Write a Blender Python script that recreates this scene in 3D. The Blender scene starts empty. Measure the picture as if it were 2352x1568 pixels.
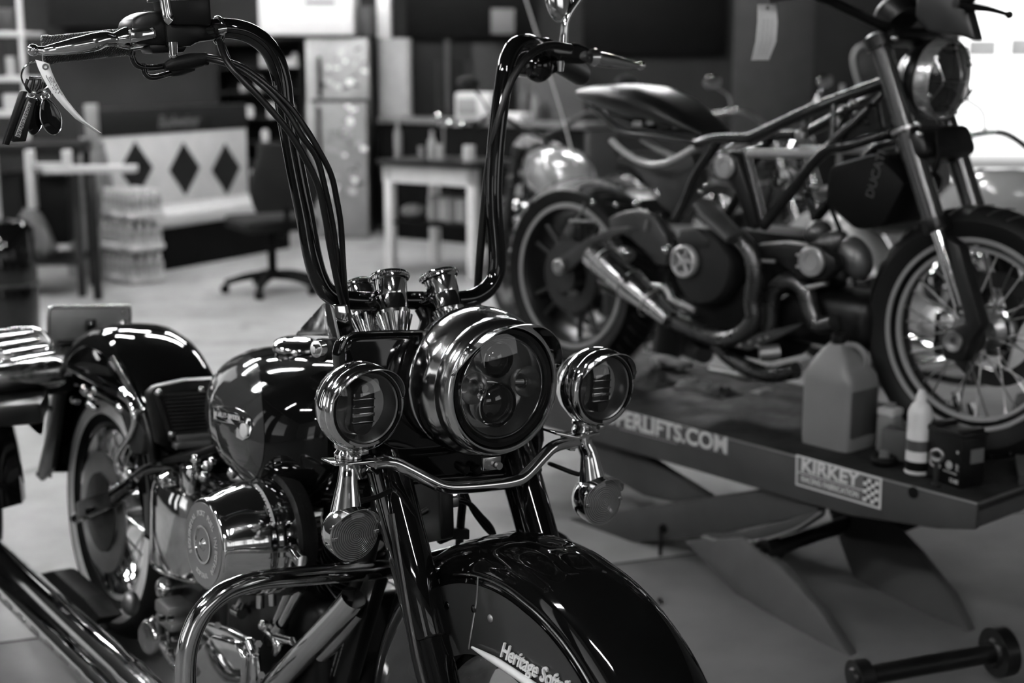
import bpy, bmesh, math, random
from mathutils import Vector, Matrix, Euler
random.seed(7)
pi = math.pi
scene = bpy.context.scene
COL = scene.collection

def V(*a): return Vector(a)

# ---------------------------------------------------------------- camera
FPX = 3267.0
CAM_H = 1.42
PITCH = math.atan(654 / FPX)
cam_d = bpy.data.cameras.new('camera')
cam = bpy.data.objects.new('camera', cam_d)
COL.objects.link(cam)
cam.location = (0, 0, CAM_H)
cam.rotation_euler = (pi / 2 - PITCH, 0, 0)
cam_d.sensor_width = 36
cam_d.lens = 36 * FPX / 2352
cam_d.clip_start = 0.05
cam_d.clip_end = 200
cam_d.dof.use_dof = True
cam_d.dof.focus_distance = 2.16
cam_d.dof.aperture_fstop = 3.2
scene.camera = cam
CC = V(0, 0, CAM_H)
RX, UX, WX = V(1, 0, 0), V(0, math.sin(PITCH), math.cos(PITCH)), V(0, math.cos(PITCH), -math.sin(PITCH))

def ray(x, y): return RX * ((x - 1176) / FPX) - UX * ((y - 784) / FPX) + WX
def P(x, y, d): return CC + ray(x, y) * d
def PZ(x, y, z=0.0):
    d = ray(x, y)
    return CC + d * ((z - CAM_H) / d.z)
def PY(x, y, Y):
    d = ray(x, y)
    return CC + d * (Y / d.y)

class Frame:
    """right-handed local frame of a thing: x = its right, y = its front, z = up"""
    def __init__(s, O, heading, lean=0):
        s.O = Vector(O)
        t = pi + math.radians(heading)
        s.M = Matrix.Rotation(t, 3, 'Z') @ Matrix.Rotation(math.radians(lean), 3, 'Y')
        s.Mi = s.M.transposed()
    def w(s, v): return s.O + s.M @ Vector(v)
    def l(s, v): return s.Mi @ (Vector(v) - s.O)
    def pl(s, px, py, ax, val):
        c = s.l(CC); d = s.Mi @ ray(px, py)
        return c + d * ((val - c[ax]) / d[ax])
    def x(s, px, py, v): return s.pl(px, py, 0, v)
    def y(s, px, py, v): return s.pl(px, py, 1, v)
    def z(s, px, py, v): return s.pl(px, py, 2, v)
    def root(s, name, label, cat, group=None):
        o = bpy.data.objects.new(name, None)
        COL.objects.link(o)
        o.empty_display_size = 0.1
        o.matrix_world = Matrix.Translation(s.O) @ s.M.to_4x4()
        tag(o, label, cat, group)
        return o

def tag(o, label=None, cat=None, group=None, kind=None):
    if label: o['label'] = label
    if cat: o['category'] = cat
    if group: o['group'] = group
    if kind: o['kind'] = kind
    return o

# ---------------------------------------------------------------- materials
MATS = {}
def mat(name, col, rough=0.5, metal=0.0, coat=0.0, var=0.12, scale=8.0, bump=0.0, spec=0.5, rvar=0.0):
    if name in MATS: return MATS[name]
    m = bpy.data.materials.new(name); m.use_nodes = True
    nt = m.node_tree; b = nt.nodes['Principled BSDF']
    tc = nt.nodes.new('ShaderNodeTexCoord'); n = nt.nodes.new('ShaderNodeTexNoise')
    n.inputs['Scale'].default_value = scale; n.inputs['Detail'].default_value = 4
    nt.links.new(tc.outputs['Object'], n.inputs['Vector'])
    mr = nt.nodes.new('ShaderNodeMapRange')
    mr.inputs['From Min'].default_value = 0.25; mr.inputs['From Max'].default_value = 0.75
    mr.inputs['To Min'].default_value = max(0, col * (1 - var)); mr.inputs['To Max'].default_value = col * (1 + var)
    nt.links.new(n.outputs['Fac'], mr.inputs['Value'])
    cc = nt.nodes.new('ShaderNodeCombineColor')
    for k in ('Red', 'Green', 'Blue'): nt.links.new(mr.outputs['Result'], cc.inputs[k])
    nt.links.new(cc.outputs['Color'], b.inputs['Base Color'])
    b.inputs['Roughness'].default_value = rough
    b.inputs['Metallic'].default_value = metal
    b.inputs['Coat Weight'].default_value = coat
    b.inputs['Coat Roughness'].default_value = 0.03
    b.inputs['Specular IOR Level'].default_value = spec
    if rvar:
        r2 = nt.nodes.new('ShaderNodeMapRange')
        r2.inputs['From Min'].default_value = 0.35; r2.inputs['From Max'].default_value = 0.7
        r2.inputs['To Min'].default_value = rough; r2.inputs['To Max'].default_value = rough + rvar
        n2 = nt.nodes.new('ShaderNodeTexNoise'); n2.inputs['Scale'].default_value = scale * 2.3
        n2.inputs['Detail'].default_value = 5
        nt.links.new(tc.outputs['Object'], n2.inputs['Vector'])
        nt.links.new(n2.outputs['Fac'], r2.inputs['Value'])
        nt.links.new(r2.outputs['Result'], b.inputs['Roughness'])
    if bump:
        bp = nt.nodes.new('ShaderNodeBump'); bp.inputs['Strength'].default_value = bump
        bp.inputs['Distance'].default_value = 0.004
        n3 = nt.nodes.new('ShaderNodeTexNoise'); n3.inputs['Scale'].default_value = scale * 9
        n3.inputs['Detail'].default_value = 3
        nt.links.new(tc.outputs['Object'], n3.inputs['Vector'])
        nt.links.new(n3.outputs['Fac'], bp.inputs['Height'])
        nt.links.new(bp.outputs['Normal'], b.inputs['Normal'])
    MATS[name] = m
    return m

CHROME = mat('chrome', 0.72, 0.05, 1, var=0.04, rvar=0.06, scale=14)
CHROME2 = mat('worn_chrome', 0.5, 0.13, 1, var=0.15, rvar=0.15, scale=20)
BRUSHED = mat('brushed_chrome', 0.72, 0.10, 1, var=0.08, rvar=0.12, scale=9)
STEEL = mat('steel', 0.38, 0.3, 1, var=0.2, rvar=0.2)
ALU = mat('cast_aluminium', 0.3, 0.42, 1, var=0.2, rvar=0.15, bump=0.15)
DALU = mat('dark_cast_metal', 0.05, 0.42, 0.85, var=0.2, rvar=0.15, bump=0.1)
PAINT = mat('black_paint', 0.003, 0.045, 0, 0.0, var=0.3, scale=5, spec=.38)
PANEL = mat('charcoal_paint', 0.03, 0.06, 0, 0.0, var=0.15, scale=5)
BGLOSS = mat('black_gloss_enamel', 0.003, 0.05, 0, 0.0, var=0.3)
BSATIN = mat('black_satin', 0.004, 0.28, 0, 0.0, var=0.3, rvar=0.15, spec=.3)
BMATT = mat('black_matt', 0.003, 0.6, 0, 0.0, var=0.3, bump=0.2, spec=.12)
RUBBER = mat('rubber', 0.006, 0.5, 0, 0, var=0.3, bump=0.25, scale=12, spec=.2)
WHITEWALL = mat('white_rubber', 0.72, 0.6, var=0.08)
LENS = mat('smoked_lens', 0.10, 0.16, 0, 0.6, var=0.1, spec=0.6)
PAPER = mat('paper', 0.85, 0.8, var=0.05, scale=30)
INK = mat('ink', 0.02, 0.8)
LETTER = mat('pale_lettering', 0.6, 0.5, var=0.05)

def glass_mat():
    m = bpy.data.materials.new('clear_glass'); m.use_nodes = True
    nt = m.node_tree; nt.nodes.clear()
    o = nt.nodes.new('ShaderNodeOutputMaterial'); mx = nt.nodes.new('ShaderNodeMixShader')
    t = nt.nodes.new('ShaderNodeBsdfTransparent'); g = nt.nodes.new('ShaderNodeBsdfGlossy')
    t.inputs[0].default_value = (0.93, 0.93, 0.93, 1); g.inputs['Roughness'].default_value = 0.015
    f = nt.nodes.new('ShaderNodeFresnel'); f.inputs['IOR'].default_value = 1.55
    nt.links.new(f.outputs[0], mx.inputs[0]); nt.links.new(t.outputs[0], mx.inputs[1])
    nt.links.new(g.outputs[0], mx.inputs[2]); nt.links.new(mx.outputs[0], o.inputs[0])
    return m
GLASS = glass_mat()
REFL = mat('satin_reflector', 0.62, 0.22, 0.9, var=.1)

def ring_lens(name, axis_c, base):
    """moulded lens with concentric circular ridges (bump) about a centre in object space; rings in the x-z plane"""
    m = bpy.data.materials.new(name); m.use_nodes = True
    nt = m.node_tree; b = nt.nodes['Principled BSDF']
    b.inputs['Base Color'].default_value = (base, base, base, 1); b.inputs['Roughness'].default_value = 0.2
    b.inputs['Coat Weight'].default_value = 0.7; b.inputs['Coat Roughness'].default_value = 0.04
    tc = nt.nodes.new('ShaderNodeTexCoord'); mp = nt.nodes.new('ShaderNodeVectorMath'); mp.operation = 'SUBTRACT'
    mp.inputs[1].default_value = axis_c
    ml = nt.nodes.new('ShaderNodeVectorMath'); ml.operation = 'MULTIPLY'; ml.inputs[1].default_value = (1, 0, 1)
    ln = nt.nodes.new('ShaderNodeVectorMath'); ln.operation = 'LENGTH'
    s = nt.nodes.new('ShaderNodeMath'); s.operation = 'MULTIPLY'; s.inputs[1].default_value = 2 * pi / 0.0033
    sn = nt.nodes.new('ShaderNodeMath'); sn.operation = 'SINE'
    bp = nt.nodes.new('ShaderNodeBump'); bp.inputs['Strength'].default_value = 0.8; bp.inputs['Distance'].default_value = 0.001
    L = nt.links.new
    L(tc.outputs['Object'], mp.inputs[0]); L(mp.outputs[0], ml.inputs[0]); L(ml.outputs[0], ln.inputs[0])
    L(ln.outputs['Value'], s.inputs[0]); L(s.outputs[0], sn.inputs[0]); L(sn.outputs[0], bp.inputs['Height'])
    L(bp.outputs[0], b.inputs['Normal'])
    mr = nt.nodes.new('ShaderNodeMapRange'); mr.inputs['From Min'].default_value = -1
    mr.inputs['To Min'].default_value = base * 0.55; mr.inputs['To Max'].default_value = base * 1.25
    cc = nt.nodes.new('ShaderNodeCombineColor'); L(sn.outputs[0], mr.inputs[0])
    for k in ('Red', 'Green', 'Blue'): L(mr.outputs[0], cc.inputs[k])
    L(cc.outputs[0], b.inputs['Base Color'])
    return m

def knurl_mat():
    m = bpy.data.materials.new('knurled_rubber'); m.use_nodes = True
    nt = m.node_tree; b = nt.nodes['Principled BSDF']
    b.inputs['Base Color'].default_value = (0.012, 0.012, 0.012, 1); b.inputs['Roughness'].default_value = 0.42
    tc = nt.nodes.new('ShaderNodeTexCoord')
    hs = []
    for ang in (35, -35):
        mp = nt.nodes.new('ShaderNodeMapping'); mp.inputs['Rotation'].default_value = (0, math.radians(ang), 0)
        w = nt.nodes.new('ShaderNodeTexWave'); w.inputs['Scale'].default_value = 110
        nt.links.new(tc.outputs['Object'], mp.inputs[0]); nt.links.new(mp.outputs[0], w.inputs[0]); hs.append(w)
    mx = nt.nodes.new('ShaderNodeMath'); mx.operation = 'MULTIPLY'
    nt.links.new(hs[0].outputs['Fac'], mx.inputs[0]); nt.links.new(hs[1].outputs['Fac'], mx.inputs[1])
    bp = nt.nodes.new('ShaderNodeBump'); bp.inputs['Strength'].default_value = 1; bp.inputs['Distance'].default_value = 0.0015
    nt.links.new(mx.outputs[0], bp.inputs['Height']); nt.links.new(bp.outputs[0], b.inputs['Normal'])
    return m
KNURL = knurl_mat()

# ---------------------------------------------------------------- mesh builder
def frame_of(d, up=None):
    d = Vector(d).normalized()
    u = Vector(up) if up is not None else (V(0, 0, 1) if abs(d.z) < 0.9 else V(0, 1, 0))
    a = u.cross(d)
    if a.length < 1e-6: a = V(1, 0, 0).cross(d)
    a.normalize()
    return a, d.cross(a).normalized(), d

def smooth_path(pts, n=6):
    pts = [Vector(p) for p in pts]
    if len(pts) < 3: return pts
    out = []
    for i in range(len(pts) - 1):
        p0 = pts[i - 1] if i else pts[0] * 2 - pts[1]
        p1, p2 = pts[i], pts[i + 1]
        p3 = pts[i + 2] if i + 2 < len(pts) else pts[-1] * 2 - pts[-2]
        for k in range(n):
            t = k / n
            out.append(0.5 * ((2 * p1) + (p2 - p0) * t + (2 * p0 - 5 * p1 + 4 * p2 - p3) * t * t + (3 * p1 - p0 - 3 * p2 + p3) * t ** 3))
    out.append(pts[-1])
    return out

class MB:
    def __init__(s): s.bm = bmesh.new()
    def _loops(s, loops, closed=True, cap0=True, cap1=True, ring=False):
        bm = s.bm; vs = [[bm.verts.new(p) for p in L] for L in loops]
        n = len(loops[0]); rng = range(n) if closed else range(n - 1)
        m = len(vs)
        for i in (range(m) if ring else range(m - 1)):
            a, b = vs[i], vs[(i + 1) % m]
            for k in rng:
                q = [a[k], a[(k + 1) % n], b[(k + 1) % n], b[k]]
                try: bm.faces.new(q)
                except ValueError: pass
        if closed and not ring:
            if cap0: bm.faces.new(list(reversed(vs[0])))
            if cap1: bm.faces.new(vs[-1])
        return s
    def box(s, c, size, rot=None, bev=0.0, seg=2, taper=None):
        t = bmesh.new(); bmesh.ops.create_cube(t, size=1)
        for v in t.verts:
            v.co = V(v.co.x * size[0], v.co.y * size[1], v.co.z * size[2])
            if taper and v.co.z > 0: v.co.x *= taper[0]; v.co.y *= taper[1]
        if bev: bmesh.ops.bevel(t, geom=t.edges[:], offset=bev, segments=seg, affect='EDGES', profile=0.5)
        M = Matrix.Translation(c)
        if rot is not None: M = M @ (rot.to_4x4() if isinstance(rot, Matrix) else Euler(rot).to_matrix().to_4x4())
        s._merge(t, M); return s
    def _merge(s, t, M=None):
        if M is not None: bmesh.ops.transform(t, matrix=M, verts=t.verts[:])
        me = bpy.data.meshes.new('t'); t.to_mesh(me); t.free(); s.bm.from_mesh(me); bpy.data.meshes.remove(me)
    def lathe(s, o, ax, prof, seg=40, up=None, ring=False):
        a, b, d = frame_of(ax, up); o = Vector(o); loops = []
        for r, h in prof:
            r = max(r, 1e-5)
            loops.append([o + d * h + (a * math.cos(2 * pi * k / seg) + b * math.sin(2 * pi * k / seg)) * r for k in range(seg)])
        if ring: return s._loops(loops, closed=True, ring=True)
        both = prof[0][0] > 1e-4 and prof[-1][0] > 1e-4
        return s._loops(loops, cap0=both, cap1=both)
    def cyl(s, p0, p1, r0, r1=None, seg=24):
        p0, p1 = Vector(p0), Vector(p1); r1 = r0 if r1 is None else r1
        return s.lathe(p0, p1 - p0, [(r0, 0), (r1, (p1 - p0).length)], seg)
    def tube(s, pts, r, seg=14, sm=6, flat=1.0, up=None):
        pts = [Vector(p) for p in pts]
        rs = r if isinstance(r, (list, tuple)) else None
        if sm and len(pts) > 2:
            P2 = smooth_path(pts, sm)
            if rs:
                R2 = []
                for i in range(len(rs) - 1):
                    for k in range(sm): R2.append(rs[i] + (rs[i + 1] - rs[i]) * k / sm)
                R2.append(rs[-1]); rs = R2
            pts = P2
        loops = []; a = None
        for i, p in enumerate(pts):
            d = (pts[min(i + 1, len(pts) - 1)] - pts[max(i - 1, 0)])
            if d.length < 1e-9: d = V(0, 0, 1)
            d.normalize()
            if a is None: a, b, _ = frame_of(d, up)
            else:
                a = (a - d * a.dot(d))
                if a.length < 1e-6: a = frame_of(d)[0]
                a.normalize(); b = d.cross(a)
            rr = rs[i] if rs else r
            loops.append([p + (a * math.cos(2 * pi * k / seg) + b * math.sin(2 * pi * k / seg) * flat) * rr for k in range(seg)])
        return s._loops(loops)
    def sph(s, c, r, rot=None, seg=24):
        t = bmesh.new(); bmesh.ops.create_uvsphere(t, u_segments=seg, v_segments=max(8, seg * 2 // 3), radius=1)
        r = (r, r, r) if not isinstance(r, (tuple, list)) else r
        M = Matrix.Translation(c)
        if rot is not None: M = M @ (rot.to_4x4() if isinstance(rot, Matrix) else Euler(rot).to_matrix().to_4x4())
        s._merge(t, M @ Matrix.Diagonal((*r, 1))); return s
    def torus(s, c, ax, R, r, seg=48, sec=12, flat=1.0, a0=0, a1=2 * pi):
        a, b, d = frame_of(ax); c = Vector(c); loops = []
        full = abs(a1 - a0 - 2 * pi) < 1e-6
        n = seg if full else seg + 1
        for i in range(n):
            t = a0 + (a1 - a0) * i / seg; rad = a * math.cos(t) + b * math.sin(t)
            loops.append([c + rad * (R + r * math.cos(2 * pi * k / sec)) + d * r * flat * math.sin(2 * pi * k / sec) for k in range(sec)])
        return s._loops(loops, ring=full)
    def prism(s, poly, ext, bev=0.0, seg=2):
        poly = [Vector(p) for p in poly]; ext = Vector(ext)
        t = bmesh.new(); a = [t.verts.new(p) for p in poly]; b = [t.verts.new(p + ext) for p in poly]; n = len(a)
        t.faces.new(list(reversed(a))); t.faces.new(b)
        for i in range(n): t.faces.new([a[i], a[(i + 1) % n], b[(i + 1) % n], b[i]])
        bmesh.ops.recalc_face_normals(t, faces=t.faces[:])
        if bev: bmesh.ops.bevel(t, geom=t.edges[:], offset=bev, segments=seg, affect='EDGES', profile=0.5)
        s._merge(t); return s
    def sheet(s, fn, nu, nv, thick):
        """open grid surface fn(u, v), u and v in 0..1, given real thickness"""
        t = bmesh.new(); g = [[t.verts.new(fn(i / nu, j / nv)) for j in range(nv + 1)] for i in range(nu + 1)]
        for i in range(nu):
            for j in range(nv): t.faces.new([g[i][j], g[i + 1][j], g[i + 1][j + 1], g[i][j + 1]])
        bmesh.ops.recalc_face_normals(t, faces=t.faces[:])
        if thick: bmesh.ops.solidify(t, geom=t.faces[:], thickness=thick)
        s._merge(t); return s
    def loft(s, loops, caps=True): return s._loops(loops, cap0=caps, cap1=caps)
    def text(s, body, size, M, extrude=0.001, align='CENTER', shear=0.0, sx=1.0, bold=0.0, spacing=1.0):
        cu = bpy.data.curves.new('t', 'FONT'); cu.body = body; cu.size = size; cu.extrude = extrude
        cu.align_x = align; cu.align_y = 'CENTER'; cu.shear = shear; cu.offset = bold; cu.resolution_u = 3
        cu.space_character = spacing
        ob = bpy.data.objects.new('t', cu); COL.objects.link(ob)
        me = bpy.data.meshes.new_from_object(ob)
        t = bmesh.new(); t.from_mesh(me)
        if len(t.verts): s._merge(t, M @ Matrix.Diagonal((sx, 1, 1, 1)))
        COL.objects.unlink(ob); bpy.data.objects.remove(ob); bpy.data.curves.remove(cu); bpy.data.meshes.remove(me)
        return s
    def build(s, name, m, parent=None, ang=38, label=None):
        bmesh.ops.recalc_face_normals(s.bm, faces=s.bm.faces[:])
        me = bpy.data.meshes.new(name); s.bm.to_mesh(me); s.bm.free()
        me.shade_smooth(); me.set_sharp_from_angle(angle=math.radians(ang))
        me.materials.append(m)
        o = bpy.data.objects.new(name, me); COL.objects.link(o)
        if parent is not None: o.parent = parent
        if label: o['label'] = label
        return o

def basis(o, X, Y):
    """4x4 with local x axis X, local y axis Y at o"""
    X = Vector(X).normalized(); Y = Vector(Y); Y = (Y - X * Y.dot(X)).normalized(); Z = X.cross(Y)
    M = Matrix((X, Y, Z)).transposed().to_4x4(); M.translation = Vector(o); return M

def sq_loop(c, hx, hz, n=28, e=2.6, U=V(1, 0, 0), W=V(0, 0, 1)):
    out = []
    for k in range(n):
        t = 2 * pi * k / n; ct, st = math.cos(t), math.sin(t)
        out.append(Vector(c) + U * hx * math.copysign(abs(ct) ** (2 / e), ct) + W * hz * math.copysign(abs(st) ** (2 / e), st))
    return out

def bez(pts, n=8): return smooth_path(pts, n)

def wheel_spokes(name, root, axle, R, n, hubr, hubw, m, r=0.0018):
    obs = []
    for k in range(n):
        a = 2 * pi * k / n; side = 1 if k % 2 else -1; off = 0.32 * (1 if (k // 2) % 2 else -1)
        p0 = Vector(axle) + V(side * hubw, math.cos(a + off) * hubr, math.sin(a + off) * hubr)
        p1 = Vector(axle) + V(side * 0.006, math.cos(a) * R, math.sin(a) * R)
        b = MB().cyl(p0, p1, r, seg=6)
        b.cyl(p1 + (p0 - p1) * 0.09, p1, r * 1.7, seg=6)
        obs.append(b.build(name, m, root))
    return obs

def tyre_prof(R, w, rimr, crown=0.35):
    """closed cross-section (radius, x)"""
    h = w / 2
    return [(rimr, -h * 0.62), (rimr + (R - rimr) * 0.3, -h * 0.92), (rimr + (R - rimr) * 0.62, -h), (R - h * crown * 0.9, -h * 0.86),
            (R - h * crown * 0.35, -h * 0.55), (R, 0), (R - h * crown * 0.35, h * 0.55), (R - h * crown * 0.9, h * 0.86),
            (rimr + (R - rimr) * 0.62, h), (rimr + (R - rimr) * 0.3, h * 0.92), (rimr, h * 0.62)]

def rev_x(mb, c, prof, seg=72, closed=False):
    """revolve profile (radius, x offset) about the x axis through c"""
    loops = []
    for k in range(seg):
        t = 2 * pi * k / seg
        loops.append([Vector(c) + V(x, math.cos(t) * r, math.sin(t) * r) for r, x in prof])
    mb._loops(loops, closed=closed, ring=True)
    return mb
# ================================================================ CRUISER (the black motorcycle in front)
_h = P(1160, 893, 2.25)
K = Frame((0, 0, 0), 36, -4)
K.O = _h - K.M @ V(0, 0, 0.907)
K.O.z = 0.0
fx, fy, fz = K.x, K.y, K.z
bike = K.root('cruiser_motorcycle', 'black and chrome cruiser motorcycle with tall ape hanger handlebars, standing in the foreground', 'motorcycle')

# --- handlebar
hb = [fy(100, 116, -.40), fy(300, 92, -.36), fy(400, 80, -.335), fy(470, 69, -.315), fy(530, 66, -.30), fy(580, 80, -.292), fy(622, 118, -.286), fy(646, 180, -.282), fy(655, 250, -.278),
      fy(678, 380, -.27), fy(702, 500, -.262), fy(716, 580, -.256), fy(734, 642, -.252), fy(762, 678, -.25), fy(815, 690, -.25), fy(930, 690, -.25), fy(1060, 688, -.25),
      fy(1108, 672, -.25), fy(1135, 640, -.25), fy(1142, 590, -.252), fy(1134, 480, -.258), fy(1134, 400, -.262), fy(1142, 300, -.268), fy(1155, 200, -.274), fy(1164, 145, -.28),
      fy(1182, 108, -.29), fy(1212, 98, -.31), fy(1240, 110, -.34), fy(1290, 140, -.38), fy(1335, 165, -.42)]
MB().tube(hb, 0.0156, seg=28, sm=6).build('handlebar', BGLOSS, bike)
# --- grips
g = MB(); a, b = fy(96, 116, -.402), fy(302, 95, -.36)
g.lathe(a, b - a, [(.001, 0), (.020, .001), (.0225, .004), (.0222, .012), (.0208, .016), (.0208, (b - a).length - .01), (.0235, (b - a).length)], 40)
g.build('grip', KNURL, bike, label='knurled black throttle grip')
g = MB(); a, b = fy(1262, 128, -.355), fy(1335, 172, -.43)
g.lathe(a, b - a, [(.0235, 0), (.0215, .01), (.0215, (b - a).length - .005), (.0195, (b - a).length), (.001, (b - a).length + .003)], 40)
g.build('grip', KNURL, bike, label='knurled black clutch side grip')
# --- brake lever (picture left)
lv = MB().tube([fy(318, 83, -.325), fy(290, 88, -.32), fy(262, 91, -.317), fy(240, 90, -.315), fy(215, 97, -.315), fy(170, 106, -.32), fy(130, 113, -.327), fy(102, 117, -.334), fy(84, 115, -.338)],
               [.0175, .0165, .010, .0115, .0135, .0118, .0092, .0066, .006], seg=20, sm=6).build('brake_lever', CHROME, bike)
MB().sph(fy(76, 115, -.338), .0088).build('ball_end', CHROME, lv)
MB().prism([fy(x, y, -.30) for x, y in ((300, 62), (358, 62), (362, 88), (300, 100))], (0, -.03, 0), .004).build('lever_bracket', CHROME, lv)
# --- brake control housing and reservoir
h = MB()
h.prism([fy(x, y, -.305) for x, y in ((302, 50), (318, 36), (345, 26), (388, 24), (392, 62), (392, 105), (312, 104), (298, 92))], (0, -.06, 0), .008)
h.prism([fy(x, y, -.30) for x, y in ((380, 50), (495, 48), (500, 92), (455, 98), (440, 108), (385, 108))], (0, -.062, 0), .006)
h.prism([fy(x, y, -.31) for x, y in ((340, 100), (436, 100), (424, 122), (350, 124))], (0, -.045, 0), .005)
hs = h.build('brake_control_housing', BSATIN, bike)
MB().prism([fy(x, y, -.288) for x, y in ((385, -30), (484, -30), (490, 60), (396, 58))], (0, -.07, 0), .007).build('fluid_reservoir', BSATIN, hs)
MB().prism([fy(x, y, -.286) for x, y in ((380, -6), (488, -10), (488, -1), (380, 3))], (0, -.074, 0), .002).build('reservoir_lid_trim', CHROME, hs)
MB().cyl(fy(396, 96, -.292), fy(398, 126, -.292), .0075, .0062).sph(fy(398, 127, -.292), .0064).build('switch', CHROME, hs)
MB().lathe(fy(344, 29, -.34), V(0, 0, 1), [(.009, 0), (.009, .003), (.0, .0032)], 20).build('housing_screw', DALU, hs)
MB().torus(fy(501, 70, -.31), fy(520, 70, -.31) - fy(500, 70, -.31), .0195, .0035).build('bar_clamp', CHROME, hs)
MB().cyl(fy(496, 68, -.28), fy(508, 66, -.28), .009).cyl(fy(508, 66, -.28), fy(517, 65, -.28), .007).build('banjo_bolt', CHROME, hs)
# --- mirror stems and mirror
ms = MB().tube([fy(392, 46, -.285), fy(386, 40, -.285), fy(382, 20, -.285), fy(374, -20, -.285), fy(350, -70, -.285)], [.0095, .0085, .0078, .0076, .0074], sm=4).build('mirror_stem', CHROME, bike)
ms = MB().tube([fy(1294, 100, -.335), fy(1296, 78, -.335), fy(1299, 52, -.335), fy(1309, 28, -.335), fy(1332, -6, -.335), fy(1350, -40, -.335)], [.0085, .0072, .0068, .0068, .0068, .0068], sm=6).build('mirror_stem', CHROME, bike)
c = fy(1281, -14, -.345)
MB().sph(c, (.030, .013, .052), rot=(0.1, 0.12, 0)).build('mirror_head', CHROME, ms)
# --- throttle cables with splitter
for (pts, r) in (([(305, 118), (304, 132), (315, 150), (345, 156), (390, 150)], .0045), ([(330, 145), (333, 168), (352, 178), (400, 166)], .0042)):
    MB().tube([fy(x, y, -.30) for x, y in pts], r, sm=6).build('throttle_cable_elbow', BGLOSS, bike)
MB().tube([fy(378, 154, -.295), fy(400, 148, -.295), fy(440, 140, -.295), fy(476, 135, -.292)], [.006, .0105, .0122, .0095], sm=5).tube([fy(392, 167, -.30), fy(412, 161, -.30), fy(442, 152, -.30)], [.006, .009, .008], sm=4).build('cable_boot', RUBBER, bike)
for pts, r in (([(474, 131), (510, 138), (560, 156), (613, 195), (667, 246), (703, 296), (731, 343), (760, 400), (774, 461), (783, 518), (788, 600), (794, 680), (802, 745)], .0048),
               ([(474, 136), (510, 143), (558, 163), (610, 203), (660, 258), (692, 311), (728, 364), (749, 443), (763, 510), (770, 557), (782, 640), (798, 750)], .0048),
               ([(504, 95), (512, 120), (528, 150), (560, 186), (617, 246), (667, 307), (703, 368), (731, 428), (749, 511), (756, 557), (775, 650), (790, 705), (806, 755)], .0052)):
    n = len(pts)
    MB().tube([fy(x, y, -.30 + .10 * math.sin(pi * (i + .5) / n) + (.04 * i / n)) for i, (x, y) in enumerate(pts)], r, sm=5, seg=12).build('control_cable', BSATIN, bike)
MB().tube([fy(507, 103, -.283), fy(526, 150, -.262)], .0068, sm=0).build('cable_sleeve', RUBBER, bike)
MB().tube([fy(x, y, -.29 + .03 * math.sin(pi * i / 8)) for i, (x, y) in enumerate(((1310, 110), (1270, 104), (1235, 114), (1200, 145), (1168, 200), (1138, 300), (1120, 400), (1108, 520), (1100, 620), (1096, 700), (1097, 740)))], .0072, sm=5).build('clutch_cable', BSATIN, bike)
# --- clutch controls (picture right)
ch = MB()
ch.prism([fy(x, y, -.335) for x, y in ((1268, 96), (1330, 99), (1368, 116), (1368, 142), (1340, 147), (1292, 145), (1262, 128))], (0, -.034, 0), .005)
ch.prism([fy(x, y, -.345) for x, y in ((1206, 140), (1222, 96), (1262, 84), (1292, 100), (1296, 150), (1284, 168), (1262, 176), (1226, 180), (1206, 168))], (0, -.06, 0), .010)
chb = ch.build('clutch_control_housing', BGLOSS, bike)
MB().sph(fy(1236, 152, -.35), (.030, .026, .030)).build('housing_shell', BGLOSS, chb)
MB().cyl(fy(1286, 140, -.322), fy(1286, 164, -.322), .0085, .0065).build('switch', CHROME, chb)
cl = MB().tube([fy(1352, 132, -.332), fy(1366, 132, -.332), fy(1368, 134, -.333), (fy(1400, 140, -.34)), fy(1440, 148, -.355), fy(1456, 150, -.36), fy(1468, 151, -.362)], [.014, .0170, .0145, .0135, .0095, .0068, .006], sm=5, seg=20).build('clutch_lever', mat('satin_chrome', .85, .2, 1, var=.05), bike)
MB().sph(fy(1472, 151, -.363), .0088).build('ball_end', CHROME, cl)

# --- chrome gauge pods on the risers
def pod(b, t, k=1.0, name='gauge_pod'):
    L = (t - b).length; ax = t - b
    prof = [(.016 * k, 0), (.019 * k, .10 * L), (.027 * k, .32 * L), (.0285 * k, .38 * L), (.0265 * k, .41 * L), (.0268 * k, .62 * L), (.0258 * k, .63 * L),
            (.0272 * k, .66 * L), (.0285 * k, .88 * L), (.0325 * k, .90 * L), (.0335 * k, .95 * L), (.0325 * k, 1.0 * L), (.030 * k, 1.01 * L), (.0, 1.0 * L)]
    o = MB().lathe(b, ax, prof, 48).build(name, CHROME, bike)
    kn = MB(); A, B, D = frame_of(ax)
    for i in range(48):
        t_ = 2 * pi * i / 48
        kn.sph(b + D * (.955 * L) + (A * math.cos(t_) + B * math.sin(t_)) * .0334 * k, .0021, seg=6)
    kn.build('knurled_rim', CHROME, o)
    fl = MB()
    for i in range(9):
        t_ = 2 * pi * i / 9; rad = A * math.cos(t_) + B * math.sin(t_)
        fl.tube([b + rad * .016 * k, b + D * .14 * L + rad * .019 * k, b + D * .33 * L + rad * .0235 * k], [.005 * k, .0062 * k, .0082 * k], sm=3, seg=10)
    fl.build('fluted_base', CHROME, o)
    return o
pod(fy(910, 772, -.195), fy(893, 632, -.245))
pod(fy(1043, 764, -.195), fy(1006, 627, -.245))
pod(fy(850, 770, -.27), fy(826, 655, -.33), .92)
MB().tube([fy(1000, 765, -.22), fy(985, 735, -.235), fy(985, 712, -.245)], .0085, sm=4).tube([fy(968, 765, -.22), fy(975, 735, -.235), fy(962, 708, -.245)], .0085, sm=4).build('riser_bracket', BSATIN, bike)
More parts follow.
